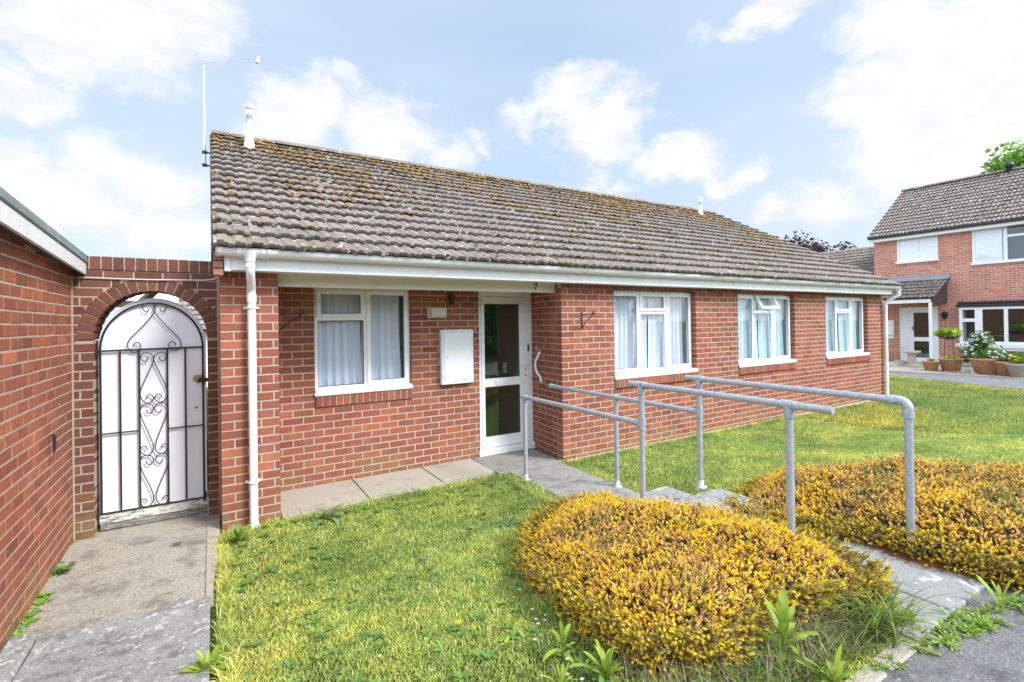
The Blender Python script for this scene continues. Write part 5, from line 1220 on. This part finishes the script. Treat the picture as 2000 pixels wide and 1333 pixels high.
vp=hp(1970,340,22.3); s=MB(); s.lathe((22.4,vp[1],zr-.1),[(.09,-.1),(.09,.28),(.15,.28),(.15,.34),(.12,.42),(.001,.46)],16); s.build('roof_vent',M['black_plastic'],rh)
# porch
zf0,zf1=hp(1740,552)[2],hp(1740,543)[2]; yp1=hp(1856,540)[1]; XP=18.0; zpe=P(1835,585,0,XP)[2]+.05
pr=hroof('porch_roof',XP-.05,zpe,XH-.03,zf0+.03,yp1,YE+.1,hb,9)
s=MB(); s.box(XH-.035,XH-.008,yp1,YE,zf0-.02,zf1); V=[(XH-.01,yp1,zf0+.10),(XH-.01,YE,zf0+.10),(XH-.24,YE,zf0-.06+.05),(XH-.24,yp1,zf0-.06+.05)]; s.add(V,[(0,1,2,3)]); s.build('lead_flashing',M['lead'],pr)
s=MB(); s.box(XP,XP+.03,yp1+.1,YE,zpe-.15,zpe-.03); s.build('porch_fascia',M['white_upvc'],pr)
s=MB(); V=[(XP+.03,yp1+.13,zpe-.15),(XH-.0,yp1+.13,zpe-.15),(XH-.0,yp1+.13,zf0),(XP+.03,yp1+.13,zpe-.02)]; V2=[(x,y-.03,z) for x,y,z in V]; s.add(V+V2,[(0,1,2,3),(7,6,5,4),(0,4,5,1),(1,5,6,2),(2,6,7,3),(3,7,4,0)]); s.build('porch_cheek',M['dark_wood'],pr)
po=P(1818,650,0,XP+.06); s=MB(); s.box(XP+.02,XP+.10,po[1]-.045,po[1]+.045,G,zpe-.15,.006); s.build('porch_post',M['white_upvc'],hb)
# far door with side panel
O=(XH,YE,0);U,N=-Y0,-X0; d0,d1,dt_=doorh[0],doorh[1],doorh[3]; u1=uo(1773,650)
s=MB(); ring(s,O,U,N,d0,d1,G+.02,dt_,.05,-.08,-.01,.004); lb(s,O,U,N,d0+.05,u1,G+.06,dt_-.05,-.07,-.03); lb(s,O,U,N,u1,u1+.06,G+.06,dt_-.05,-.08,-.012); fd=s.build('door_frame',M['white_upvc'],hb)
ga,gb=uo(1784,650),uo(1817,650); za,zb2,zc3,zd=hp(1800,611)[2],hp(1800,659)[2],hp(1800,667)[2],hp(1800,699)[2]
s=MB(); lb(s,O,U,N,u1+.06,ga,G+.06,dt_-.05,-.07,-.02); lb(s,O,U,N,gb,d1-.05,G+.06,dt_-.05,-.07,-.02); lb(s,O,U,N,ga,gb,za,dt_-.05,-.07,-.021); lb(s,O,U,N,ga,gb,zc3,zb2,-.07,-.021); lb(s,O,U,N,ga,gb,G+.06,zd,-.07,-.021); dl=s.build('door_leaf',M['white_upvc'],hb)
for a,b in ((zb2,za),(zd,zc3)): g=MB(); lb(g,O,U,N,ga,gb,a,b,-.05,-.045,0); g.build('pane',M['dark_glass'],dl)
g=MB(); lb(g,O,U,N,d0,d1,G,dt_,-.4,-.35,0); g.build('hallway_lining',M['room_dark'],dl)
s=MB(); lb(s,O,U,N,u1+.14,u1+.19,hp(1780,645)[2],hp(1780,638)[2],-.02,.02); s.build('door_handle',M['grey_plastic'],dl)
# bay window
bz0,bz1=hp(1880,677)[2],hp(1880,601)[2]; XBw=XH-.38; b0,b1=bayh[0]+.02,bayh[1]-.02
bw=MB(); O2=(XBw,YE,0)
ring(bw,O2,U,N,b0,b1,bz0+.12,bz1,.09,-.05,0,.004); 
ms=[YE-P(1912-3,640,0,XBw)[1],YE-P(1922+3,640,0,XBw)[1]]; m1=YE-P(1913,640,0,XBw)[1]; m2=YE-P(1965,640,0,XBw)[1]; m3=m2+(m2-m1)
lb(bw,O2,U,N,m1-.12,m1+.08,bz0+.2,bz1-.09,-.05,.003); lb(bw,O2,U,N,m2-.05,m2+.05,bz0+.2,bz1-.09,-.05,.003); lb(bw,O2,U,N,m3-.05,m3+.05,bz0+.2,bz1-.09,-.05,.003)
lb(bw,O2,U,N,b0+.09,m1-.12,bz1-.52,bz1-.40,-.05,.002); lb(bw,O2,U,N,b0-.1,b1+.1,bz0,bz0+.12,-.38,.05); lb(bw,O2,U,N,b0+.05,b1-.02,bz0-.10,bz0-.004,-.38,-.03)
lb(bw,O2,U,N,b0,b0+.09,bz0+.12,bz1,-.37,-.051); bwo=bw.build('bay_window',M['white_upvc'],hb)
for a,b in ((b0+.09,m1-.12),(m1+.08,m2-.05),(m2+.05,m3-.05),(m3+.05,b1-.09)): g=MB(); lb(g,O2,U,N,a,b,bz0+.2,bz1-.09,-.03,-.025,0); g.build('pane',M['dark_glass'] if a>m1 else M['glass'],bwo)
g=MB(); lb(g,O2,U,N,b0,b1,bz0,bz1,-1.5,-1.4,0); g.build('room_lining',M['room_dark'],bwo)
s=MB(); lb(s,O2,U,N,b0-.08,b1+.1,bz1+.003,bz1+.10,-.38,.06,.02); lb(s,O2,U,N,b0-.06,b1+.1,bz1+.11,bz1+.20,-.38,-.02,.02); s.build('bay_roof',M['black_plastic'],bwo)
# potted purple orchid on the bay sill
oc=P(1968,668,0,XBw+.25); t_=thing('orchid','purple flowering pot plant standing inside the bay window','plant',tuple(oc)); V=[];Fc=[];C=[];k=0; rr=np.random.default_rng(1)
for i in range(9): k=leafstrip(V,Fc,C,k,oc,i*.7,.9,.45,.09,(.2,.35,.1),.8,rr)
fastmesh('leaves',np.array(V)-oc,np.array(Fc),np.array(C),M['leaf'],t_,True)
s=MB(); c_=P(1976,649,0,XBw+.22)
for i in range(14): a=i*2.4; s.lathe(c_+np.array([0,math.cos(a)*.07,math.sin(a)*.06]),[(.001,-.03),(.035,0),(.001,.03)],6,(.75,.08,.6))
s.build('flowers',M['leaf'],t_)
# linked single storey wing behind, its own roof
wing=thing('low_linked_house','low tiled house end seen between the bungalow roof and the two storey house','house',(24,8,G))
zl1=P(1650,489,0,24)[2]
hroof('roof',21.0,zl1-1.95,24,zl1,YE+.02,9.0,wing,31); s=MB(); s.box(21.4,26.6,YE+.05,8.9,G,zl1-1.8); s.build('wall',M['far_brick'],wing)
hroof('roof_rear',27.0,zl1-1.95,24,zl1,YE+.02,9.0,wing,32,moss=None)
# ---- things along the far house
def pot(px,py,rt,rb,h,mat,label,plant=None,X=None,grp=None):
    b=P(px,py,2,G+.02); t=thing('plant_pot',label,'plant pot',tuple(b),grp)
    s=MB(); s.lathe(b,[(.001,0),(rb,0),(rt*.97,h*.86),(rt*1.05,h*.87),(rt*1.07,h),(rt*.95,h),(rt*.93,h*.9),(.001,h*.88)],28); s.build('pot_body',M[mat],t); return b,t
def bush(t,c,rx,rz,n,leaf,col,flowers=0,fcol=(.85,.85,.83),seed=1,fl=.06,nm='foliage'):
    r=np.random.default_rng(seed); d=r.normal(0,1,(n,3));d/=np.linalg.norm(d,axis=1,keepdims=True); q=np.array(c)+d*np.array([rx,rx,rz])*(r.random((n,1))**.4)*(1+.25*np.sin(d[:,:1]*7+seed)); 
    a=r.normal(0,1,(n,3));a/=np.linalg.norm(a,axis=1,keepdims=True);b=np.cross(a,d+r.normal(0,.3,(n,3)));b/=np.linalg.norm(b,axis=1,keepdims=True)+1e-9; l=leaf*r.uniform(.6,1.3,(n,1))
    V=np.stack([q-a*l*.5,q+b*l*.3,q+a*l*.5,q-b*l*.3],1).reshape(-1,3); C=np.repeat(np.array([col])*r.uniform(.6,1.35,(n,1)),4,0)
    off=np.array(t.location); fastmesh(nm,V-off,np.arange(4*n).reshape(-1,4),C,M['leaf'],t)
    if flowers:
        s=MB()
        for i in range(flowers):
            dd=r.normal(0,1,3);dd[0]=-abs(dd[0]);dd[2]=abs(dd[2])*.8-.1;dd/=np.linalg.norm(dd); p=np.array(c)+dd*np.array([rx,rx,rz])*r.uniform(.85,1.05); s.lathe(p,[(.001,-fl*.4),(fl*.6,-fl*.1),(fl*.55,fl*.15),(.001,fl*.35)],7,np.array(fcol)*r.uniform(.9,1.05))
        s.build('flowers',M['leaf'],t)
k16=16/963
b,t=pot(1818.5,724,.225,.15,.31,'terracotta','orange terracotta bowl pot left of the hanging basket stand'); bush(t,b+np.array([0,0,.33]),.12,.06,60,.06,(.2,.35,.05),seed=2)
b,t=pot(1858,725,.30,.22,.40,'terracotta','pinkish terracotta pot under the basket stand'); bush(t,b+np.array([0,0,.43]),.2,.07,120,.07,(.42,.48,.04),seed=3)
b,t=pot(1928,731,.40,.26,.48,'terracotta','largest terracotta pot overflowing with white flowers'); t.children[0].data.materials[0]=M['terracotta']
for c_,rx,rz,sd_ in (((0,.1,.62),.52,.32,4),((0,.12,.98),.28,.3,5),((0,-.28,.5),.35,.2,6)): bush(t,b+np.array(c_),rx,rz,900,.085,(.13,.25,.05),24,seed=sd_,fl=.075,nm='foliage')
b,t=pot(1970,734,.33,.24,.42,'terracotta','orange pot half hidden behind the largest pot'); bush(t,b+np.array([0,0,.5]),.3,.12,300,.07,(.14,.26,.05),8,seed=8,fl=.05)
b,t=pot(1998,738,.34,.25,.40,'pale_stoneware','pale stone coloured pot with yellow flowers at the picture edge'); bush(t,b+np.array([0,0,.5]),.25,.2,400,.08,(.12,.28,.04),6,(.8,.6,.02),seed=9,fl=.09)
b=P(1887,716,2,G+.02); t=thing('stone_trough','low stone planter with a small pink flowering plant by the bay window','planter',tuple(b)); s=MB(); s.lathe(b,[(.001,0),(.24,0),(.28,.13),(.25,.14),(.24,.11),(.001,.11)],18); s.build('trough',M['rubble_stone'],t); bush(t,b+np.array([0,0,.26]),.18,.15,260,.07,(.09,.16,.04),5,(.65,.25,.35),seed=11,fl=.06)
# bird bath
b=P(1781,716,2,G+.02); t=thing('bird_bath','pale stone bird bath on a square pedestal in front of the far door','bird bath',tuple(b)); hB=P(1781,685,1,b[1])[2]-G
s=MB(); s.box(b[0]-.16,b[0]+.16,b[1]-.16,b[1]+.16,G+.01,G+.09,.02); s.box(b[0]-.10,b[0]+.10,b[1]-.10,b[1]+.10,G+.09,G+hB-.1,.02); s.build('pedestal',M['pale_stoneware'],t)
s=MB(); s.lathe((b[0],b[1],G+hB-.12),[(.1,0),(.25,.04),(.26,.11),(.23,.11),(.2,.07),(.001,.06)],24); s.build('basin',M['pale_stoneware'],t)
# basket stand with lime foliage
b=P(1860,728,2,G+.02); t=thing('basket_stand','thin metal stand carrying a lime green foliage basket by the far house wall','plant stand',tuple(b)); zb3=P(1855,657,0,b[0])[2]; zt3=P(1855,622,0,b[0])[2]
s=MB()
for dy in (.22,-.10): s.tube([(b[0],b[1]+dy,G),(b[0],b[1]+.06+dy*.3,zt3)],.008,6)
s.build('stand_frame',M['dark_wood'],t); s=MB(); s.lathe((b[0],b[1]+.08,zb3),[(.001,-.12),(.2,-.06),(.3,.02),(.28,.04)],20); s.build('basket',M['dark_wood'],t); bush(t,np.array([b[0],b[1]+.08,zb3+.10]),.29,.12,600,.14,(.38,.52,.05),seed=12)
# wall lamp, meter box, ladder trellis
c=hp(1847,618); t=thing('wall_lantern','black wall lantern beside the far front door','lamp',(XH,c[1],c[2])); s=MB(); s.lathe((XH-.12,c[1],c[2]-.12),[(.001,0),(.06,.03),(.10,.2),(.12,.21),(.02,.3),(.001,.32)],8); s.box(XH-.12,XH-.002,c[1]-.015,c[1]+.015,c[2]+.12,c[2]+.15); s.build('lantern_body',M['black_iron'],t)
s=MB(); s.lathe((XH-.12,c[1],c[2]-.06),[(.055,0),(.075,.12)],8); s.build('lantern_glass',M['lens_glass'],t)
a=hp(1732,626);b=hp(1748,662); t=thing('meter_box','white meter box on the brick wall left of the far front door','meter box',(XH,(a[1]+b[1])/2,b[2])); s=MB(); s.box(XH-.12,XH-.003,b[1],a[1]+.05,b[2],a[2],.01); s.build('casing',M['white_upvc'],t); s=MB(); s.box(XH-.13,XH-.121,b[1]+.04,a[1]+.01,b[2]+.04,a[2]-.04,.004); s.build('meter_door',M['white_upvc'],t)
a=P(1735,705,0,18.9);b=P(1747,652,0,18.9); t=thing('wooden_plant_ladder','narrow pale wooden plant ladder against the wall left of the far door','plant ladder',(18.9,a[1],G)); s=MB()
y0_,y1_=b[1],a[1]+.12
for yy in (y0_,y1_): s.box(18.88,18.93,yy-.03,yy+.03,G+.1,b[2]+.05,.004)
s.build('ladder_side',M['pine_wood'],t); s=MB()
for k in range(5): z=G+.25+k*(b[2]-G-.25)/4.5; s.box(18.80,18.95,y0_,y1_,z,z+.035,.003)
s.build('ladder_shelf',M['pine_wood'],t)
rs=np.random.default_rng(8)
for i,(px,py,sz,lb_) in enumerate(((1738,716,.22,'lumpy rockery stone at the corner of the gravel by the far downpipe'),(1757,714,.26,'rugged stone beside the bird bath, second along the gravel border'),(1790,718,.20,'flat pale stone at the foot of the bird bath'),(1888,729,.15,'small grey stone ornament in the gravel near the largest pot'),(1900,731,.12,'dark pebble like stone just left of the largest pot'))):
    b=P(px,py,2,G+.02); s=MB(); V=[];Fc=[];n_=10
    for j in range(5):
        ph=j/4*math.pi/2
        for k in range(n_):
            a=2*math.pi*k/n_; rr=sz*math.cos(ph)*rs.uniform(.75,1.15); V.append((b[0]+math.cos(a)*rr,b[1]+math.sin(a)*rr*1.2,G+sz*.8*math.sin(ph)*rs.uniform(.85,1.1)))
    Fc=[(j*n_+k,j*n_+(k+1)%n_,(j+1)*n_+(k+1)%n_,(j+1)*n_+k) for j in range(4) for k in range(n_)]; s.add(V,Fc,None,True); tag(s.build('garden_stone',M['rubble_stone']),lb_,'stone')
# ================================================================ TREES
def tree(name,label,base,h,trunk_r,crown_c,crown_r,n,leaf,cols,seed,flat=.8,nb=11,grp=None,clumps=60):
    r=np.random.default_rng(seed); t=thing(name,label,'tree',tuple(base),grp); base=np.array(base,float);cc=np.array(crown_c,float)
    s=MB(); s.tube([base,base+(cc-base)*.35+r.normal(0,.1,3),base+(cc-base)*.75,cc],[trunk_r,trunk_r*.75,trunk_r*.5,trunk_r*.2],10)
    cl=[]
    for i in range(nb):
        d=r.normal(0,1,3);d[2]=abs(d[2])*.8;d/=np.linalg.norm(d); st=base+(cc-base)*r.uniform(.4,.9); en=cc+d*crown_r*np.array([.8,.8,.8*flat]); s.tube([st,(st+en)/2+r.normal(0,crown_r*.07,3),en],[trunk_r*.3,trunk_r*.18,trunk_r*.05],6)
    s.build('trunk',M['bark'],t)
    cd_=r.normal(0,1,(clumps,3));cd_/=np.linalg.norm(cd_,axis=1,keepdims=True); ctr=cc+cd_*crown_r*np.array([1,1,flat])*r.uniform(.35,.95,(clumps,1)); cr=crown_r*r.uniform(.16,.34,clumps)
    ix=r.integers(clumps,size=n); d=r.normal(0,1,(n,3));d/=np.linalg.norm(d,axis=1,keepdims=True); q=ctr[ix]+d*cr[ix][:,None]*(r.random((n,1))**.45)*np.array([1.15,1.15,.75])
    a=r.normal(0,1,(n,3));a/=np.linalg.norm(a,axis=1,keepdims=True);b=np.cross(a,r.normal(0,1,(n,3)));b/=np.linalg.norm(b,axis=1,keepdims=True)+1e-9; l=leaf*r.uniform(.6,1.4,(n,1))
    V=np.stack([q-a*l*.5,q+b*l*.32,q+a*l*.5,q-b*l*.32],1).reshape(-1,3); tone=r.uniform(.75,1.25,clumps)[ix][:,None]*r.uniform(.7,1.3,(n,1)); C=np.array(cols)[r.integers(len(cols),size=n)]*tone
    fastmesh('crown',V-base,np.arange(4*n).reshape(-1,4),np.repeat(C,4,0),M['leaf'],t); return t
c=CAM+ray(2036,372)*44; tree('broadleaf_tree','bright green broadleaf tree showing above the two storey house roof',(c[0],c[1],G),12,.4,c,5.6,26000,.42,[(.17,.32,.05),(.24,.40,.07),(.12,.24,.05)],3,.75,clumps=110)
c=CAM+ray(1568,530)*38; tree('copper_beech','dark purple leaved tree showing between the two roofs',(c[0],c[1],G),8,.3,c,3.4,9000,.22,[(.075,.035,.05),(.10,.05,.06),(.05,.03,.045)],6,.95,clumps=90,nb=26)
# ---- behind the gate: neighbour's bungalow and timber frame
rb_=thing('rear_outbuilding','low grey roofed outbuilding with white fascia glimpsed through the brick arch','outbuilding',(-4.2,12,G))
s=MB(); s.box(-6.8,-.5,12.0,14.8,G,-.35); s.build('wall',M['far_brick'],rb_)
p0=P(330,580,1,13.4);rr_=tiles(rb_,(-4.75,11.7,-.55),X0,np.array([0,1.8,1.05]),4.2,2.08,mat='far_tile',seed=81,fine=False)
s=MB(); s.box(-5.9,-4.6,13.0,13.1,.30,.66); s.build('white_fascia',M['white_upvc'],rb_); s=MB(); s.box(-5.9,-4.72,12.9,12.98,.1,.29); s.build('render_band',M['pale_stoneware'],rb_)
ch=P(320,577,1,13.2); brickwork(rb_,(ch[0]-.18,13.2,0),X0,-Y0,.36,.1,1.0,bm='far_brick',mm='mortar_far',seed=82,name='chimney')
s=MB(); s.box(-7,-6.4,11.9,12.0,G,.0); s.build('end_wall',M['arch_brick'],rb_)
pg=thing('timber_pergola','weathered timber frame behind the left of the brick arch','pergola',(-4.9,3.5,G))
s=MB(); a=P(228,640,1,3.4);b=P(300,574,1,5.2); s.obox(a,(b-a)/np.linalg.norm(b-a),(0,0,1),np.cross((b-a)/np.linalg.norm(b-a),(0,0,1)),(np.linalg.norm(b-a)+.5,.12,.06)); s.build('rafter',M['dark_wood'],pg)
s=MB(); a=P(232,630,1,4.0);b=P(290,590,1,4.0); s.box(a[0]-.1,b[0],3.95,4.02,b[2]-.08,b[2]+.01); s.build('crossbeam',M['dark_wood'],pg)
s=MB(); s.box(-5.3,-5.2,3.95,4.05,G,0); s.build('upright',M['dark_wood'],pg)
fe=thing('orange_fence','orange stained garden fence glimpsed right of the white gate','fence',(-3.9,3.0,G)); s=MB(); 
for k in range(16): s.box(-3.93,-3.90,1.2+k*.2,1.39+k*.2,G,-.45-.0*k,.004)
s.build('fence_board',M['orange_fence'],fe); s=MB(); s.box(-3.95,-3.93,1.2,4.4,-.8,-.72,.004); s.build('fence_rail',M['orange_fence'],fe)
# ---- hedge and trees across the road, seen mirrored in the door glass
hg=thing('roadside_hedge','tall green hedge across the road behind the photographer','hedge',(-4,-13,G)); r=np.random.default_rng(91); n=16000
q=np.stack([r.uniform(-16,14,n),-13+r.normal(0,.5,n),G+4.2*r.random(n)**.8+.4*np.sin(r.uniform(-16,14,n))],1); a=r.normal(0,1,(n,3));a/=np.linalg.norm(a,axis=1,keepdims=True);b=np.cross(a,r.normal(0,1,(n,3)));b/=np.linalg.norm(b,axis=1,keepdims=True)+1e-9; l=.34
V=np.stack([q-a*l*.5,q+b*l*.3,q+a*l*.5,q-b*l*.3],1).reshape(-1,3); C=np.repeat(np.array([[.20,.34,.09]])*r.uniform(.5,1.5,(n,1)),4,0); fastmesh('hedge_foliage',V-np.array(hg.location),np.arange(4*n).reshape(-1,4),C,M['leaf'],hg)
s=MB(); s.box(-16,14,-13.25,-12.85,G,G+3.9); s.build('hedge_core',M['bark'],hg)
#TAIL
# ================================================================ SKY, LIGHT, CAMERA
W=bpy.data.worlds.new("World"); SC.world=W; W.use_nodes=True; nt=W.node_tree; nt.nodes.clear()
def wn(t,**k):
    o=nt.nodes.new(t)
    for a,v in k.items(): setattr(o,a,v)
    return o
SUNAZ,SUNEL=math.radians(34),math.radians(43)      # azimuth of the sun measured from -Y towards +X
sd=np.array([math.sin(SUNAZ)*math.cos(SUNEL),-math.cos(SUNAZ)*math.cos(SUNEL),math.sin(SUNEL)])
sky=wn('ShaderNodeTexSky',sky_type='NISHITA'); sky.sun_disc=False; sky.sun_elevation=SUNEL; sky.sun_rotation=math.atan2(sd[0],sd[1]); sky.air_density=1.0; sky.dust_density=.6; sky.ozone_density=1.5
tc=wn('ShaderNodeTexCoord'); L_=nt.links.new
def wmath(op,a,b=0,c=None,clamp=False):
    o=wn('ShaderNodeMath',operation=op); o.use_clamp=clamp
    for i,v in enumerate((a,b,c)):
        if v is None: continue
        if hasattr(v,'is_linked'): L_(v,o.inputs[i])
        else: o.inputs[i].default_value=v
    return o.outputs[0]
def dirn(x,y): d=ray(x,y); return d/np.linalg.norm(d)
blobs=[((150,40),.20,1.0),((330,10),.16,.9),((20,180),.11,.9),((260,335),.13,.95),((80,390),.15,1.0),((300,450),.14,1.0),((120,180),.08,.6),
 ((600,230),.12,.9),((760,260),.14,.95),((560,270),.12,.8),((680,180),.07,.7),((860,300),.08,.7),
 ((1100,200),.12,1.0),((1180,250),.14,1.0),((1330,310),.11,1.0),((1420,350),.07,.9),((1010,220),.08,.8),((930,270),.05,.7),((1160,350),.09,.9),((1220,370),.06,.8),
 ((1500,50),.08,.75),((1430,70),.05,.6),((1780,20),.14,1.0),((1950,60),.20,1.1),((1750,180),.15,1.1),((1900,250),.22,1.2),((1650,210),.07,.8),((2100,150),.3,1.2),((1620,410),.11,.7),((1500,430),.08,.5),((1760,330),.14,.7)]
warp=wn('ShaderNodeTexNoise'); warp.inputs['Scale'].default_value=5.5; warp.inputs['Detail'].default_value=5; warp.inputs['Roughness'].default_value=.6; L_(tc.outputs['Generated'],warp.inputs['Vector'])
wv=wn('ShaderNodeVectorMath',operation='SUBTRACT'); L_(warp.outputs['Color'],wv.inputs[0]); wv.inputs[1].default_value=(.5,.5,.5)
wsx=wn('ShaderNodeVectorMath',operation='SCALE'); L_(wv.outputs[0],wsx.inputs[0]); wsx.inputs['Scale'].default_value=.22
wa=wn('ShaderNodeVectorMath',operation='ADD'); L_(tc.outputs['Generated'],wa.inputs[0]); L_(wsx.outputs[0],wa.inputs[1])
acc=None
for (px,py),r,amp in blobs:
    d=dirn(px,py); ds=wn('ShaderNodeVectorMath',operation='SUBTRACT'); L_(wa.outputs[0],ds.inputs[0]); ds.inputs[1].default_value=tuple(d)
    sc=wn('ShaderNodeVectorMath',operation='MULTIPLY'); L_(ds.outputs[0],sc.inputs[0]); sc.inputs[1].default_value=(1,1,1.75)
    ln=wn('ShaderNodeVectorMath',operation='LENGTH'); L_(sc.outputs[0],ln.inputs[0])
    v=wmath('MULTIPLY_ADD',ln.outputs['Value'],-amp/r,amp,clamp=True)
    acc=v if acc is None else wmath('MAXIMUM',acc,v)
# scattered clouds elsewhere in the sky
n1=wn('ShaderNodeTexNoise'); n1.inputs['Scale'].default_value=3.2; n1.inputs['Detail'].default_value=8; n1.inputs['Roughness'].default_value=.58
mp=wn('ShaderNodeMapping'); mp.inputs['Scale'].default_value=(1,1,2.2); L_(tc.outputs['Generated'],mp.inputs[0]); L_(mp.outputs[0],n1.inputs['Vector'])
fn=wn('ShaderNodeTexNoise'); fn.inputs['Scale'].default_value=16; fn.inputs['Detail'].default_value=9; fn.inputs['Roughness'].default_value=.62; L_(mp.outputs[0],fn.inputs['Vector'])
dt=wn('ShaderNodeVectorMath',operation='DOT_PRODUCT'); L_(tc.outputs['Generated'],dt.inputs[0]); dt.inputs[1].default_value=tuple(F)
front=wmath('MULTIPLY_ADD',dt.outputs['Value'],-3,1.9,clamp=True)      # 1 behind the photographer
gen=wmath('MULTIPLY',wmath('MULTIPLY_ADD',n1.outputs['Fac'],4.5,-1.9,clamp=True),front)
tot=wmath('MAXIMUM',acc,wmath('MULTIPLY',gen,.8))
edge=wmath('ADD',tot,wmath('MULTIPLY_ADD',fn.outputs['Fac'],.75,-.40))
mr=wn('ShaderNodeMapRange',interpolation_type='SMOOTHSTEP'); L_(edge,mr.inputs['Value']); mr.inputs['From Min'].default_value=.08; mr.inputs['From Max'].default_value=.62
# thin high veil
vn=wn('ShaderNodeTexNoise'); vn.inputs['Scale'].default_value=2.2; vn.inputs['Detail'].default_value=6; vm=wn('ShaderNodeMapping'); vm.inputs['Scale'].default_value=(1,1,5); L_(tc.outputs['Generated'],vm.inputs[0]); L_(vm.outputs[0],vn.inputs['Vector'])
lx=wn('ShaderNodeVectorMath',operation='DOT_PRODUCT'); L_(tc.outputs['Generated'],lx.inputs[0]); lx.inputs[1].default_value=tuple(dirn(0,250))
sx=wn('ShaderNodeVectorMath',operation='DOT_PRODUCT'); L_(tc.outputs['Generated'],sx.inputs[0]); sx.inputs[1].default_value=tuple(dirn(2100,330))
sep=wn('ShaderNodeSeparateXYZ'); L_(tc.outputs['Generated'],sep.inputs[0])
hz=wmath('MULTIPLY_ADD',sep.outputs['Z'],-2.0,.82,clamp=True)
veil=wmath('ADD',wmath('ADD',wmath('MULTIPLY_ADD',vn.outputs['Fac'],.9,-.30,clamp=True),wmath('MULTIPLY_ADD',lx.outputs['Value'],1.2,-.85,clamp=True)),wmath('ADD',wmath('MULTIPLY',hz,.55),wmath('MULTIPLY_ADD',sx.outputs['Value'],1.3,-.95,clamp=True)),clamp=True)
base=wn('ShaderNodeMix',data_type='RGBA'); L_(wmath('MULTIPLY_ADD',veil,.85,.02),base.inputs[0]); 
skm=wn('ShaderNodeMix',data_type='RGBA',blend_type='MULTIPLY'); skm.inputs[0].default_value=1; L_(sky.outputs[0],skm.inputs[6]); skm.inputs[7].default_value=(2.2,2.2,2.1,1)
bl=wn('ShaderNodeMix',data_type='RGBA'); bl.inputs[0].default_value=.75; L_(skm.outputs[2],bl.inputs[6]); bl.inputs[7].default_value=(4.3,5.7,7.4,1); L_(bl.outputs[2],base.inputs[6]); base.inputs[7].default_value=(6.4,7.1,7.8,1)
shd=wn('ShaderNodeMix',data_type='RGBA'); L_(wmath('MULTIPLY_ADD',fn.outputs['Fac'],2.2,-.72,clamp=True),shd.inputs[0]); shd.inputs[6].default_value=(7.5,7.6,7.85,1); shd.inputs[7].default_value=(8.6,8.5,8.5,1)
cl=wn('ShaderNodeMix',data_type='RGBA'); L_(wmath('MULTIPLY',mr.outputs[0],.93),cl.inputs[0]); L_(base.outputs[2],cl.inputs[6]); L_(shd.outputs[2],cl.inputs[7])
bg=wn('ShaderNodeBackground'); bg.inputs['Strength'].default_value=.0775; bk=wn('ShaderNodeVectorMath',operation='SCALE'); L_(cl.outputs[2],bk.inputs[0]); L_(wmath('MULTIPLY_ADD',wmath('MULTIPLY_ADD',dt.outputs['Value'],-2.0,.7,clamp=True),1.5,1.0),bk.inputs['Scale']); L_(bk.outputs[0],bg.inputs[0]); wo=wn('ShaderNodeOutputWorld'); L_(bg.outputs[0],wo.inputs[0])  # unseen sky behind the camera is brightened as added fill for the facade
W.cycles.sampling_method='MANUAL'; W.cycles.sample_map_resolution=512
sl_=bpy.data.lights.new('sun','SUN'); sl_.energy=2.7; sl_.angle=math.radians(16); sl_.color=(1,.98,.955); so=bpy.data.objects.new('sun',sl_); COL.objects.link(so)
so.rotation_euler=Vector(sd).to_track_quat('Z','Y').to_euler()
from mathutils import Matrix
cd=bpy.data.cameras.new('camera'); co=bpy.data.objects.new('camera',cd); COL.objects.link(co)
Mx=Matrix((tuple(RT),tuple(UP),tuple(-F))).transposed().to_4x4(); Mx.translation=Vector(CAM); co.matrix_world=Mx
cd.sensor_width=36; cd.sensor_fit='HORIZONTAL'; cd.lens=36*f/2000; cd.shift_y=SHY/2000; cd.clip_start=.05; cd.clip_end=2000
SC.camera=co
SC.view_settings.view_transform='Standard'; SC.view_settings.look='None'; SC.view_settings.exposure=.72; SC.view_settings.gamma=1
SC.cycles.use_denoising=True; SC.cycles.max_bounces=8; SC.cycles.diffuse_bounces=4; SC.cycles.transparent_max_bounces=12; SC.cycles.sample_clamp_indirect=6
